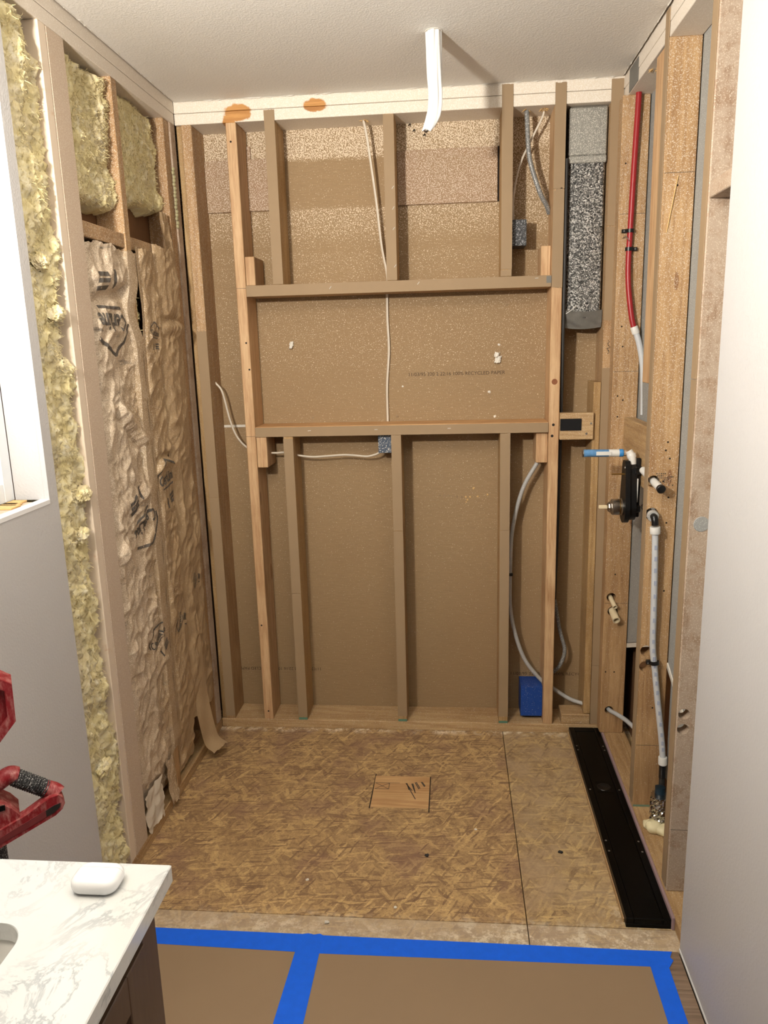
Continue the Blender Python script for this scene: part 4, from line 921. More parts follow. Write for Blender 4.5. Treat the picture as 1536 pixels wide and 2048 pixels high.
# ------------------------------------------------------------------ plumbing of the right wall
rp = empty('water_pipe', (1.64, -0.075, 1.51), 'red plastic water pipe running down the first stud of the right wall', 'pipe')
MB().tube([(1.617, -0.080, 2.395), (1.617, -0.080, 2.34), (1.612, -0.078, 2.15), (1.608, -0.076, 1.936), (1.606, -0.076, 1.85), (1.609, -0.078, 1.76), (1.622, -0.082, 1.66), (1.632, -0.084, 1.615)], 0.0098, 14, 10).build('red_pipe', 'red_pipe', rp, smooth=True)
MB().lathe((1.632, -0.084, 1.618), (0.36, -0.02, -1), [(0, 0.0122), (0.004, 0.0135), (0.022, 0.0135), (0.026, 0.0125)], 22).build('crimp_ring', 'white_plastic', rp, smooth=True)
MB().tube([(1.640, -0.085, 1.598), (1.652, -0.088, 1.56), (1.664, -0.092, 1.50), (1.670, -0.098, 1.43), (1.670, -0.12, 1.31)], 0.0105, 14, 8).build('white_pipe', 'pex', rp, smooth=True)
def clamp(x, y, z, r, label, side=-1):
    e_ = empty('pipe_clamp', (x, y, z), label, 'clamp')
    b = MB(); n = 14; V = []; Fc = []
    for i in range(n+1):
        a = math.pi*i/n
        for rr, zz in ((r+0.0005, -0.006), (r+0.0035, -0.006), (r+0.0035, 0.006), (r+0.0005, 0.006)): V.append((x+rr*math.cos(a), y-rr*math.sin(a), z+zz))
    for i in range(n): Fc += [[4*i+k, 4*i+4+k, 4*i+4+(k+1) % 4, 4*i+(k+1) % 4] for k in range(4)]
    b.add(V, Fc); b.box(x+side*(r+0.018) if side < 0 else x+r, x-r if side < 0 else x+r+0.018, y-0.001, y+0.010, z-0.006, z+0.006, 0.001)
    b.build('strap', 'black', e_)
    MB().lathe((x+side*(r+0.011), y-0.001, z), (0, -1, 0), [(0, 0.0035), (0.002, 0.003)], 10).build('nail_head', 'steel', e_)
clamp(1.608, -0.076, 1.940, 0.0100, 'upper black clamp on the red pipe', -1); clamp(1.6063, -0.076, 1.880, 0.0100, 'lower black clamp on the red pipe', 1)
b = empty('bent_nail', (1.600, -0.08, 1.905), 'bent nail crossing the red pipe between its two clamps', 'nail')
MB().tube([(1.586, S1F, 1.918), (1.592, -0.085, 1.922), (1.599, -0.0885, 1.912), (1.604, -0.0885, 1.905)], 0.0013, 6, 5).build('shank', 'steel', b)
# valve
YV = -0.34
va = empty('shower_valve', (1.60, YV, 0.97), 'black shower valve body with nickel cartridge on the right wall', 'valve')
outl = []
for i in range(25):                              # pear shaped plate in the y-z plane, wide at the cartridge
    a = math.pi*i/24; outl.append((YV+0.047*math.cos(a+math.pi), 1.022+0.052*math.sin(a+math.pi)))
outl += [(YV+0.030, 1.14), (YV+0.026, 1.168), (YV+0.014, 1.182), (YV-0.014, 1.182), (YV-0.026, 1.168), (YV-0.030, 1.14)]
MB().prism(outl, 'x', 1.562, 1.578).build('mounting_plate', 'black', va)
o2 = [(YV+(a-YV)*0.84, 1.06+(b_-1.06)*0.90) for a, b_ in outl]
MB().prism(o2, 'x', 1.578, 1.600).build('valve_body', 'black', va)
b = MB(); b.box(1.592, 1.6155, YV-0.030, YV+0.030, 1.010, 1.034, 0.003); b.box(1.592, 1.6155, YV-0.036, YV-0.006, 1.140, 1.165, 0.003); b.box(1.600, 1.6155, YV-0.012, YV+0.012, 0.99, 1.19, 0.003); b.build('inlet_arms', 'black', va)
MB().box(1.6005, 1.604, YV-0.030, YV-0.026, 1.045, 1.125, 0.0005).build('white_shim', 'white_plastic', va)
MB().lathe((1.562, YV, 1.024), (-1, 0, 0), [(0, 0.028), (0.004, 0.029), (0.007, 0.026), (0.010, 0.0265), (0.013, 0.0275), (0.034, 0.027), (0.037, 0.024)], 32).build('cartridge_sleeve', 'chrome', va, smooth=True)
MB().lathe((1.5525, YV, 1.024), (-1, 0, 0), [(0, 0.0268), (0.0008, 0.0275), (0.003, 0.0275), (0.0038, 0.0268)], 32).build('brass_ring', 'brass', va, smooth=True)
MB().lathe((1.525, YV, 1.024), (-1, 0, 0), [(0, 0.0195), (0.005, 0.0195), (0.007, 0.017), (0.010, 0.016), (0.013, 0.010)], 8).build('cartridge_nut', 'chrome', va)
MB().box(1.484, 1.512, YV-0.006, YV+0.006, 1.018, 1.030, 0.002).build('stem', 'ivory', va)
MB().cyl((1.562, YV-0.012, 1.138), (1.520, YV-0.012, 1.138), 0.0028, n=10).build('long_screw', 'brass', va)
MB().lathe((1.562, YV-0.018, 1.160), (-1, 0, 0), [(0, 0.0042), (0.002, 0.0036)], 12).build('screw', 'steel', va)
# riser above the valve with a taped stub
stb = empty('stub_pipe', (1.56, YV+0.02, 1.17), 'blue and white taped stub pipe sticking out above the shower valve', 'pipe')
MB().tube([(1.590, YV, 1.170), (1.588, YV, 1.188), (1.584, YV+0.004, 1.200), (1.577, YV+0.008, 1.212)], 0.0125, 16, 8).build('white_elbow', 'white_plastic', stb, smooth=True)
MB().lathe((1.588, YV+0.003, 1.190), (-0.3, 0.2, 1), [(0, 0.0145), (0.002, 0.0152), (0.012, 0.0152), (0.014, 0.0145)], 20).build('ring', 'white_plastic', stb, smooth=True)
ys = YV+0.012
MB().cyl((1.572, ys, 1.205), (1.548, ys, 1.2055), 0.0098, n=20).build('pipe', 'wood_grey', stb, smooth=True)
MB().lathe((1.560, ys, 1.2055), (-1, 0, 0.0), [(0, 0.0122), (0.001, 0.0132), (0.013, 0.0132), (0.014, 0.0125)], 22).build('blue_cap', 'blue_cap', stb, smooth=True)
MB().cyl((1.546, ys, 1.2055), (1.512, ys, 1.2057), 0.0126, n=22).build('white_sleeve', 'white_plastic', stb, smooth=True)
MB().cyl((1.512, ys, 1.2057), (1.428, ys, 1.206), 0.0124, 0.0128, n=22).build('blue_sleeve', plain('pale_blue_sleeve', (92, 140, 186), 0.3, var=0.25, vscale=60), stb, smooth=True)
MB().box(1.470, 1.520, ys-0.0138, ys-0.0118, 1.200, 1.2125, 0.0005).build('white_label', 'white_plastic', stb)
MB().lathe((1.430, ys, 1.206), (-1, 0, 0), [(0, 0.0134), (0.003, 0.0134), (0.004, 0.011)], 22).build('clear_end', 'chrome', stb, smooth=True)
# capped pipe and elbow riser on the second stud
cpp = empty('capped_pipe', (1.605, S2F-0.03, 1.14), 'short white capped pipe poking through the second stud beside the valve', 'pipe')
MB().cyl((1.600, -0.44, 1.165), (1.612, S2F-0.050, 1.137), 0.0118, n=20).build('pipe', 'white_plastic', cpp, smooth=True)
MB().lathe((1.6115, S2F-0.048, 1.138), (0.1, -1, -0.22), [(0, 0.0128), (0.010, 0.0132), (0.012, 0.011), (0.0125, 0.003)], 20).build('black_cap', 'black', cpp, smooth=True)
ri = empty('water_pipe', (1.65, S2F-0.03, 0.2), 'clear white pipe with blue print hanging down the second stud', 'pipe')
MB().tube([(1.603, -0.46, 1.050), (1.603, S2F-0.012, 1.046), (1.604, S2F-0.030, 1.040), (1.606, S2F-0.034, 1.020)], 0.0105, 14, 8).build('black_elbow', 'black', ri, smooth=True)
MB().lathe((1.603, S2F-0.004, 1.046), (0, -1, -0.1), [(0, 0.0165), (0.002, 0.0175), (0.014, 0.0175), (0.016, 0.0165), (0.016, 0.012)], 22).build('crimp_ring', 'pex_dull', ri, smooth=True)
MB().lathe((1.606, S2F-0.034, 1.016), (0.05, 0, -1), [(0, 0.0150), (0.002, 0.0156), (0.020, 0.0156), (0.022, 0.0145)], 22).build('crimp_ring', 'white_plastic', ri, smooth=True)
ppts = [(1.607, S2F-0.034, 1.00), (1.612, S2F-0.032, 0.88), (1.617, S2F-0.026, 0.74), (1.622, S2F-0.018, 0.62), (1.634, S2F-0.016, 0.53), (1.648, S2F-0.018, 0.42), (1.664, S2F-0.022, 0.30), (1.670, S2F-0.026, 0.235)]
MB().tube(ppts, 0.0098, 14, 10).build('clear_pipe', 'pex', ri, smooth=True)
PP = catmull(ppts, 10); b = MB()
for i in range(4, len(PP)-4, 3):
    p_ = PP[i]; b.box(p_.x-0.0042, p_.x+0.0042, p_.y-0.0105, p_.y-0.0085, p_.z-0.008, p_.z+0.006, 0.0005)
b.build('blue_print_marks', 'pex_print', ri, kind='stuff')
MB().lathe((1.670, S2F-0.026, 0.24), (0.02, -0.02, -1), [(0, 0.013), (0.002, 0.014), (0.026, 0.014), (0.028, 0.012)], 20).build('lower_crimp_ring', 'white_plastic', ri, smooth=True)
MB().cyl((1.6705, S2F-0.0265, 0.214), (1.671, S2F-0.027, 0.165), 0.0105, n=16).build('black_coupling', 'black', ri, smooth=True)
MB().cyl((1.671, S2F-0.027, 0.166), (1.672, S2F-0.028, 0.04), 0.0095, n=16).build('dark_tail_pipe', 'cable_dark', ri, smooth=True)
ck = empty('pipe_clamp', (1.632, S2F-0.02, 0.563), 'black clamp ring around the clear pipe low on the second stud', 'clamp')
MB().lathe((1.630, S2F-0.016, 0.568), (0.1, -0.1, -1), [(-0.003, 0.0105), (-0.003, 0.0145), (0.009, 0.0145), (0.009, 0.0105)], 20).build('ring', 'black', ck, smooth=True)
MB().box(1.606, 1.622, S2F-0.014, S2F-0.0005, 0.556, 0.570, 0.002).build('nail_tab', 'black', ck)
MB().lathe((1.611, S2F-0.014, 0.562), (0, -1, 0), [(0, 0.003), (0.0015, 0.0025)], 10).build('nail_head', 'steel', ck)
# two ivory stubs in the first stud
def stub(p0, p1, r, label, dark=True):
    e_ = empty('stub_pipe', p1, label, 'pipe'); p0 = Vector(p0); p1 = Vector(p1); d = (p1-p0).normalized(); L = (p1-p0).length
    MB().lathe(p0, d, [(0, r), (L, r), (L, r*0.76), (L-0.03, r*0.76), (L-0.03, 0.0005)], 22).build('pipe', 'ivory', e_, smooth=True)
stub((1.592, -0.02, 0.612), (1.604, S1F-0.035, 0.580), 0.0088, 'thinner ivory pipe stub, the upper of two in the first right stud')
stub((1.600, -0.01, 0.566), (1.609, S1F-0.045, 0.530), 0.0142, 'thicker ivory pipe stub, the lower of two in the first right stud')
cable('water_pipe', [(1.602, -0.012, 0.137), (1.606, -0.060, 0.136), (1.620, -0.12, 0.150), (1.640, -0.20, 0.165), (1.655, -0.30, 0.18)], 0.0085, 'pex', 'white pipe coming out of the hole at the foot of the first right stud', 'pipe')
# foil wrapped pipe and its foam collar
fp = empty('foil_pipe', (1.655, -0.66, 0.038), 'foil wrapped drain pipe behind the third stud', 'pipe')
n = 40; nv = 26; V = []; 
for j in range(nv):
    for i in range(n):
        a = 2*math.pi*i/n; r_ = 0.029*(1+0.2*float(fbm(np.array(math.cos(a)*2+3), np.array(math.sin(a)*2+j*0.25), 3, 6, 0.7)))
        V.append((1.648+r_*math.cos(a), -0.655+r_*math.sin(a), 0.040+0.105*j/(nv-1)))
Fc = [[j*n+i, j*n+(i+1) % n, (j+1)*n+(i+1) % n, (j+1)*n+i] for j in range(nv-1) for i in range(n)] + [[(nv-1)*n+i for i in range(n)]]
from_data('foil_sleeve', V, Fc, 'shiny_foil', fp)
MB().cyl((1.648, -0.652, 0.10), (1.652, -0.640, 0.165), 0.016, n=20).build('blue_pipe', plain('dark_blue_pipe', (18, 40, 54), 0.4), fp, smooth=True)
def blob(x, y, z, r, sc, seed, b):
    bm = bmesh.new(); bmesh.ops.create_icosphere(bm, subdivisions=3, radius=1); P = np.array([v.co[:] for v in bm.verts]); k = 1+0.22*fbm(P[:, 0]*1.6+P[:, 2], P[:, 1]*1.6+seed, 2, seed)
    for v, kk in zip(bm.verts, k): v.co = Vector((x+v.co.x*r*sc[0]*kk, y+v.co.y*r*sc[1]*kk, z+v.co.z*r*sc[2]*kk))
    b.bm(bm)
b = MB()
blob(1.625, -0.690, 0.053, 0.026, (1, 1, 0.75), 3, b); blob(1.652, -0.705, 0.052, 0.024, (1.1, 1, 0.7), 5, b); blob(1.612, -0.672, 0.049, 0.018, (1, 1, 0.8), 7, b)
b.build('foam_blob', 'foam_cured', None, smooth=True, label='cream blob of cured spray foam at the foot of the foil pipe', cat='foam')

# ------------------------------------------------------------------ linear drain
dr = empty('linear_drain', (1.518, -0.54, 0), 'long black linear drain body along the right wall', 'drain')
x0, x1, y0, y1, zt = 1.458, 1.5775, -1.068, -0.007, 0.030
b = MB(); b.box(x0, x1, y0, y1, 0.0005, 0.012, 0.001); rim = 0.021
b.box(x0, x0+rim, y0, y1, 0.012, zt, 0.0015); b.box(x1-rim, x1, y0, y1, 0.012, zt, 0.0015); b.box(x0+rim, x1-rim, y0, y0+0.03, 0.012, zt, 0.0015); b.box(x0+rim, x1-rim, y1-0.03, y1, 0.012, zt, 0.0015)
b.build('channel_body', 'drain_black', dr)
MB().box(x0+rim, x1-rim, y0+0.03, y1-0.03, 0.012, 0.0280, 0.001).build('channel_floor', 'drain_black', dr)
b = MB()
for a in ((1.492, 1.545, -0.462, -0.460), (1.492, 1.545, -0.402, -0.400)): b.box(a[0], a[1], a[2]-0.002, a[3], 0.0280, 0.0290, 0.0003)
b.box(1.490, 1.493, -0.464, -0.400, 0.0280, 0.0290, 0.0003); b.box(1.544, 1.547, -0.464, -0.400, 0.0280, 0.0290, 0.0003)
b.build('outlet_frame', 'drain_black', dr)
MB().lathe((1.518, -0.432, 0.0278), (0, 0, 1), [(0, 0.024), (0.0012, 0.023), (0.0012, 0.019), (0.0004, 0.018)], 26).build('outlet_ring', 'black', dr, smooth=True)
for yy in (-0.155, -0.185, -0.452, -0.735, -0.785):
    for xx in (x0+0.009, x1-0.010):
        MB().lathe((xx, yy, zt-0.0003), (0, 0, 1), [(0, 0.0034), (0.0008, 0.0034), (0.0014, 0.0022)], 12).build('screw', 'steel', dr)
box('foam_strip', 'mauve', None, 1.5785, 1.5862, -1.072, -0.004, 0.0005, 0.0385, 0.0008, label='thin mauve foam strip standing along the wall side of the drain', cat='foam strip')
box('wood_strip', 'wood_old_y', None, 1.4535, 1.4575, -1.05, -0.01, 0.0005, 0.012, 0.0005, label='thin pale shim along the floor side of the drain', cat='shim')

# ------------------------------------------------------------------ ceiling sleeve
sl = empty('plastic_sleeve', (0.948, -0.49, 2.19), 'crumpled white plastic sleeve hanging from the ceiling', 'sleeve')
P = catmull([(0.948, -0.49, 2.449), (0.948, -0.49, 2.40), (0.948, -0.49, 2.34), (0.9495, -0.488, 2.29), (0.9475, -0.486, 2.255), (0.9405, -0.485, 2.225), (0.931, -0.4855, 2.203), (0.923, -0.486, 2.190)], 10); n = 36; V = []
for i, p_ in enumerate(P):
    t = i/(len(P)-1); rx = 0.0215*(1-0.12*t)*(1-0.28*max(0, t-0.7)/0.3); ry = 0.019*(1-0.55*t)
    for k in range(n):
        a = 2*math.pi*k/n; cr = 1+0.13*math.sin(3*a+t*2.2)+0.07*math.sin(7*a-t*6)+0.05*float(pn(np.array(math.cos(a)*3), np.array(t*9), 4)); cr -= 0.35*math.exp(-((((a-5.0+t*0.5+math.pi) % (2*math.pi))-math.pi)/0.16)**2)
        V.append((p_.x+rx*cr*math.cos(a), p_.y+ry*cr*math.sin(a), p_.z+0.004*math.sin(3*a)*(t**8)))
Fc = [[j*n+i, j*n+(i+1) % n, (j+1)*n+(i+1) % n, (j+1)*n+i] for j in range(len(P)-1) for i in range(n)] + [[(len(P)-1)*n+i for i in range(n)]]
o = from_data('sleeve', V, Fc, 'sleeve', sl, smooth=True)
MB().lathe((0.948, -0.49, H-0.0005), (0, 0, -1), [(0, 0.026), (0.001, 0.025)], 24).build('ceiling_hole_edge', 'gyp_edge', sl)

# ------------------------------------------------------------------ floor protection and tape
def quad_sheet(name, mat, pts, z0, z1, label, cat, group=None):
    return MB().prism(pts, 'z', z0, z1).build(name, mat, None, label=label, cat=cat, **({'group': group} if group else {}))
quad_sheet('floor_paper', 'board', [(0.06, -3.2), (0.595, -3.2), (0.595, -1.160), (0.06, -1.158)], 0.0062, 0.0078, 'brown floor paper left of the upright blue tape, next to the vanity', 'floor paper')
quad_sheet('floor_paper', 'board', [(0.5955, -3.2), (1.515, -3.2), (1.515, -1.160), (0.5955, -1.160)], 0.0062, 0.0078, 'large brown floor paper between the two blue tapes running to the camera', 'floor paper')
def tape(label, pts, z):
    # torn ends: split the short sides into a zigzag
    return quad_sheet('masking_tape', 'tape', pts, z, z+0.0003, label, 'tape', 'blue masking tape on the floor paper')
tape('blue tape strip along the front edge of the bare subfloor, right of the joint', [(0.588, -1.2175), (1.536, -1.209), (1.552, -1.186), (1.546, -1.176), (1.556, -1.1565), (0.588, -1.1535)], 0.00795)
tape('blue tape strip along the front edge of the bare subfloor, next to the vanity', [(0.06, -1.208), (0.604, -1.216), (0.600, -1.1545), (0.57, -1.1525), (0.06, -1.1525)], 0.0083)
tape('blue tape strip covering the joint between the two floor papers', [(0.545, -3.2), (0.618, -3.2), (0.632, -1.155), (0.622, -1.149), (0.606, -1.153), (0.590, -1.1495), (0.570, -1.154), (0.566, -1.217), (0.558, -1.43)], 0.0087)
tape('blue tape strip along the right edge of the floor paper', [(1.488, -1.2095), (1.485, -3.2), (1.530, -3.2), (1.5345, -1.2)], 0.0083)
# crumbs
cr_i = 0
for x, y_, r, mt, lb in [(1.322, -0.763, 0.0065, 'crumb_dark', 'dark pebble on the pale floor board near the drain'), (0.903, -0.80, 0.006, 'crumb_dark', 'dark clump on the strand board between the plywood patch and the drain'), (0.545, -0.93, 0.0045, 'crumb', 'white plaster crumb on the strand board nearest the vanity corner'), (0.632, -1.10, 0.006, 'crumb', 'white plaster crumb just above the upright blue tape'), (1.06, -0.66, 0.004, 'crumb', 'tiny white crumb right of the plywood patch'), (0.82, -1.03, 0.004, 'crumb', 'tiny white crumb at the middle of the front floor joint')]:
    o = chip('floor_crumb', x, y_, r*0.62, r, mt, None, 200+cr_i, (1.2, 1, 0.6)); tag(o, lb, 'debris'); cr_i += 1

# ------------------------------------------------------------------ vanity
ZT, ZBt = 0.88, 0.855
ct = empty('vanity_countertop', (0.30, -2.6, ZBt), 'white veined quartz vanity top in the lower left corner', 'countertop')
CX0, CX1, CY1, CY0 = 0.0135, 0.600, -2.008, -3.35
SX0, SX1, SY1, SY0 = 0.13, 0.459, -2.128, -2.60
def rrect(x0, x1, y0, y1, r, n=10):
    P = []
    for cx, cyy, a0 in ((x1-r, y1-r, 0), (x0+r, y1-r, 90), (x0+r, y0+r, 180), (x1-r, y0+r, 270)):
        P += [(cx+r*math.cos(math.radians(a0+90*i/n)), cyy+r*math.sin(math.radians(a0+90*i/n))) for i in range(n+1)]
    return P
inn = rrect(SX0, SX1, SY0, SY1, 0.035); outr = rrect(CX0, CX1, CY0, CY1, 0.002); n = len(inn)
V = []; ch = 0.0015
for loop, z_, d in ((inn, ZBt, 0), (inn, ZT-ch, 0), ([(p[0]+(0.0015 if p[0] > 0.3 else -0.0015), p[1]) for p in inn], ZT, 0), (rrect(CX0+ch, CX1-ch, CY0+ch, CY1-ch, 0.002), ZT, 0), (outr, ZT-ch, 0), (outr, ZBt, 0)): V += [(p[0], p[1], z_) for p in loop]
Fc = [[l*n+i, l*n+(i+1) % n, ((l+1) % 6)*n+(i+1) % n, ((l+1) % 6)*n+i] for l in range(6) for i in range(n)]
b = MB().add(V, Fc); b.build('slab', 'quartz', ct)
sk = empty('vanity_sink', (0.30, -2.36, 0.70), 'white ceramic sink basin set under the vanity top', 'sink')
V = []; prof = [(0.006, ZBt-0.0005), (0.0, 0.845), (-0.004, 0.80), (-0.02, 0.74), (-0.06, 0.715), (-0.13, 0.71)]
for d, z_ in prof: V += [(p[0], p[1], z_) for p in rrect(SX0-d, SX1+d, SY0-d, SY1+d, max(0.02, 0.04+d*0.2))]
Fc = [[l*n+i, l*n+(i+1) % n, (l+1)*n+(i+1) % n, (l+1)*n+i] for l in range(len(prof)-1) for i in range(n)] + [[(len(prof)-1)*n+i for i in range(n)]]
from_data('basin', V, Fc, 'ceramic', sk, smooth=True)
MB().lathe((0.295, -2.364, 0.7105), (0, 0, 1), [(0, 0.022), (0.002, 0.021), (0.002, 0.014), (0.001, 0.013)], 24).build('drain_ring', 'chrome', sk)
vc = empty('vanity_cabinet', (0.30, -2.68, 0.006), 'dark brown vanity cabinet under the quartz top', 'cabinet')
VX, VY1 = 0.578, -2.030
b = MB(); b.box(0.0135, VX-0.02, VY1-0.018, VY1, 0.0065, 0.70, 0.001); b.box(0.0135, VX-0.02, VY1-0.018, VY1, 0.70, ZBt-0.0005, 0.001); b.box(0.0135, VX-0.02, -3.33, -3.312, 0.0065, ZBt-0.0005, 0.001); b.box(0.0135, VX-0.02, -3.31, VY1-0.018, 0.09, 0.108, 0.001); b.build('carcass', 'cabinet', vc)
box('stile', 'cabinet', vc, VX-0.02, VX, VY1-0.045, VY1, 0.0065, ZBt-0.0005, 0.0015)
box('top_rail', 'cabinet', vc, VX-0.02, VX, -3.33, VY1-0.0455, ZBt-0.035, ZBt-0.0005, 0.0015)
box('toe_kick', 'cabinet', vc, VX-0.075, VX-0.06, -3.31, VY1-0.046, 0.0065, 0.09, 0.001)
for k in range(2):
    ya = VY1-0.050-k*0.62; yb_ = ya-0.60; dd = empty('door', (VX+0.005, (ya+yb_)/2, 0.10), parent=vc); fr_ = 0.055
    MB().box(VX-0.012, VX-0.002, yb_+fr_, ya-fr_, 0.10+fr_, 0.815-fr_, 0.001).build('door_panel', 'cabinet', dd)
    for a in ((yb_, yb_+fr_, 0.10, 0.815), (ya-fr_, ya, 0.10, 0.815), (yb_+fr_, ya-fr_, 0.10, 0.10+fr_), (yb_+fr_, ya-fr_, 0.815-fr_, 0.815)): MB().box(VX-0.012, VX+0.006, a[0], a[1], a[2], a[3], 0.0015).build('door_rail', 'cabinet', dd)
# earbud case
eb = empty('earbud_case', (0.517, -2.055, ZT), 'small glossy white earbud case lying on the quartz top', 'case')
def rbox(b, x0, x1, y0, y1, z0, z1, r, seg=6, cut=None):
    bm = bmesh.new(); bmesh.ops.create_cube(bm, size=1)
    for v in bm.verts: v.co = ((x0+x1)/2+v.co.x*(x1-x0), (y0+y1)/2+v.co.y*(y1-y0), (z0+z1)/2+v.co.z*(z1-z0))
    vert = [e for e in bm.edges if abs(e.verts[0].co.z-e.verts[1].co.z) > 1e-5]
    bmesh.ops.bevel(bm, geom=vert, offset=r*1.75, segments=seg+2, affect='EDGES', profile=0.5)
    hor = [e for e in bm.edges if (len(e.link_faces) == 2 and e.calc_face_angle(0) > 1.2)]
    bmesh.ops.bevel(bm, geom=hor, offset=r, segments=seg, affect='EDGES', profile=0.5, clamp_overlap=True)
    if cut: bmesh.ops.bisect_plane(bm, geom=list(bm.verts)+list(bm.edges)+list(bm.faces), plane_co=cut[0], plane_no=cut[1], clear_outer=True); bmesh.ops.holes_fill(bm, edges=list(bm.edges))
    return b.bm(bm)
ex0, ex1, ey0, ey1 = 0.484, 0.549, -2.079, -2.031
rbox(MB(), ex0, ex1, ey0, ey1, ZT+0.0003, ZT+0.0225, 0.0098, cut=((0, ey0+0.032, 0), (0, 1, 0))).build('case_body', 'gloss_white', eb, smooth=True)
rbox(MB(), ex0, ex1, ey0, ey1, ZT+0.0003, ZT+0.0225, 0.0098, cut=((0, ey0+0.0324, 0), (0, -1, 0))).build('case_lid', 'gloss_white', eb, smooth=True)

# ------------------------------------------------------------------ work light on its stand
TP = Vector((0.2, -1.66, 0)); TU = Vector((0.8403, 0.5421, 0)); TN = Vector((-0.5421, 0.8403, 0))     # stand faces the room diagonally
def tl(u_, z_, d=0.0): return TP+TU*u_+TN*d+Vector((0, 0, z_))
wk = empty('work_light', tl(-0.105, 0.006), 'dusty red and black folded work light behind the vanity', 'work light')
b = MB()
def tprism(b, poly, d0, d1):
    n = len(poly); V = [tl(p[0], p[1], d0) for p in poly]+[tl(p[0], p[1], d1) for p in poly]
    b.add(V, [[i, (i+1) % n, n+(i+1) % n, n+i] for i in range(n)]+[list(range(n))[::-1], list(range(n, 2*n))])
MB().cyl(tl(-0.105, 0.05, 0.0), tl(-0.105, 0.92, 0.0), 0.019, n=20).build('mast', 'rubber', wk, smooth=True)
MB().cyl(tl(-0.105, 0.05, 0.0), tl(-0.105, 0.72, 0.0), 0.035, n=22).build('lower_mast', 'rubber', wk, smooth=True)
for k in range(3):
    a = 2.2+k*2.094; MB().tube([tl(-0.105, 0.30), tl(-0.105, 0.26)+Vector((math.cos(a)*0.04, math.sin(a)*0.04, 0)), tl(-0.105, 0.019)+Vector((math.cos(a)*0.17, math.sin(a)*0.17, 0))], 0.011, 8, 4).build('leg', 'rubber', wk, smooth=True)
# D-handle: two red arms, knurled black grip between them
b = MB(); band = [(-0.105, 0.668), (-0.079, 0.687), (0.020, 0.7215), (0.033, 0.731), (0.0385, 0.742), (0.036, 0.754), (0.029, 0.7615), (0.014, 0.7605), (-0.030, 0.738), (-0.105, 0.712)]
tprism(b, band, -0.036, -0.012); b.build('handle_arm', 'red_tool', wk)
b = MB(); tprism(b, [(-0.100, 0.678), (-0.078, 0.695), (0.018, 0.728), (0.030, 0.737), (0.032, 0.745), (0.020, 0.744), (-0.10, 0.699)], -0.0368, -0.0355); b.build('recessed_face', plain('dark_red_plastic', (112, 44, 46), 0.6, var=0.15, vscale=60), wk)
b = MB(); tprism(b, [(0.004, 0.7245), (0.018, 0.729), (0.0295, 0.738), (0.030, 0.745), (0.020, 0.7435), (0.004, 0.737)], -0.0376, -0.0362); b.build('socket_recess', 'dark', wk)
MB().tube([tl(-0.120, 0.79, 0.0), tl(-0.080, 0.798, -0.006), tl(-0.050, 0.812, -0.006), tl(-0.036, 0.807, -0.006)], 0.0165, 16, 8).build('handle_arm', 'red_tool', wk, smooth=True)
b = MB(); p0 = tl(-0.041, 0.806, -0.006); p1 = tl(0.010, 0.766, -0.008); nn_ = 14; prof = []
for i in range(nn_): prof += [((p1-p0).length*i/nn_, 0.0155), ((p1-p0).length*(i+0.5)/nn_, 0.0172)]
b.lathe(p0, p1-p0, prof+[((p1-p0).length, 0.0155)], 22); b.build('grip', 'rubber', wk, smooth=True)
MB().tube([tl(0.006, 0.769, -0.008), tl(0.022, 0.760, -0.010), tl(0.030, 0.752, -0.014)], 0.0158, 16, 6).build('handle_end', 'red_tool', wk, smooth=True)
b = MB(); tprism(b, [(-0.140, 0.64), (-0.075, 0.69), (-0.040, 0.738), (-0.052, 0.756), (-0.072, 0.775), (-0.140, 0.79)], -0.03, 0.03); b.build('housing', 'red_tool', wk)
b = MB(); tprism(b, [(-0.095, 0.758), (-0.062, 0.758), (-0.062, 0.768), (-0.095, 0.768)], -0.0325, -0.0295); b.build('dark_badge', 'black', wk)
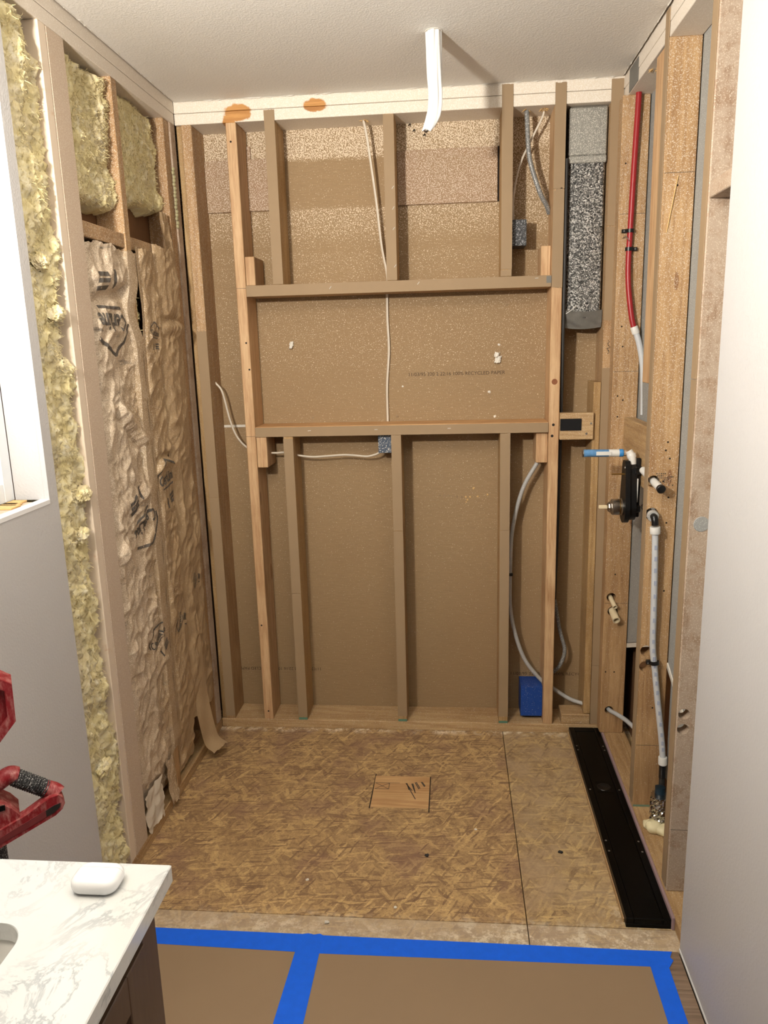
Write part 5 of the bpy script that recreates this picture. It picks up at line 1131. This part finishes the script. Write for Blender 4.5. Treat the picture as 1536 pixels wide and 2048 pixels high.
hexo = [(-0.160, 0.92), (-0.150, 0.985), (-0.110, 1.012), (-0.040, 1.010), (-0.0225, 0.996), (-0.0245, 0.924), (-0.055, 0.889), (-0.12, 0.885)]
hexi = [(-0.145, 0.93), (-0.138, 0.978), (-0.106, 0.998), (-0.048, 0.996), (-0.036, 0.986), (-0.037, 0.932), (-0.060, 0.905), (-0.115, 0.90)]
b = MB(); nh = 8; V = [tl(*p_, -0.024) for p_ in hexo]+[tl(*p_, -0.024) for p_ in hexi]+[tl(*p_, -0.010) for p_ in hexi]+[tl(*p_, 0.026) for p_ in hexo]
Fc = []
for l0, l1 in ((0, 1), (1, 2), (3, 0)): Fc += [[l0*nh+i, l0*nh+(i+1) % nh, l1*nh+(i+1) % nh, l1*nh+i] for i in range(nh)]
Fc += [[2*nh+i for i in range(nh)], [3*nh+i for i in range(nh)]]
b.add(V, Fc).build('red_bracket', 'red_tool', wk)
# fixture of the added fill light, and vanity bar of the room, both out of frame
dl = empty('ceiling_downlight', FILL_LIGHT_POS, 'round recessed downlight in the ceiling in front of the bay', 'ceiling light')
MB().lathe((0.95, -1.75, H-0.0005), (0, 0, -1), [(0, 0.095), (0.004, 0.093), (0.006, 0.075), (0.006, 0.07), (0.002, 0.069)], 32).build('trim_ring', 'gloss_white', dl, smooth=True)
MB().lathe((0.95, -1.75, H-0.0028), (0, 0, -1), [(0, 0.068), (0.001, 0.067)], 32).build('lens', 'led', dl)
vl = empty('vanity_light', (0.0135, -2.45, 2.0), 'tilted uplight cup on the wall above the vanity', 'wall light')
box('back_plate', 'chrome', vl, 0.0130, 0.03, -2.53, -2.37, 1.93, 2.03, 0.003)
vd = Vector((0.42, 0.66, 0.60)).normalized(); vp = Vector(VANITY_LIGHT_POS)
MB().tube([(0.03, -2.45, 1.98), (0.06, -2.46, 1.96), tuple(vp-vd*0.06)], 0.009, 10, 6).build('arm', 'chrome', vl, smooth=True)
MB().lathe(vp-vd*0.075, vd, [(0, 0.02), (0.02, 0.055), (0.070, 0.068), (0.070, 0.064), (0.03, 0.052)], 28).build('cup', 'chrome', vl, smooth=True)
for o in bpy.data.objects:
    if '_w' in o: del o['_w']
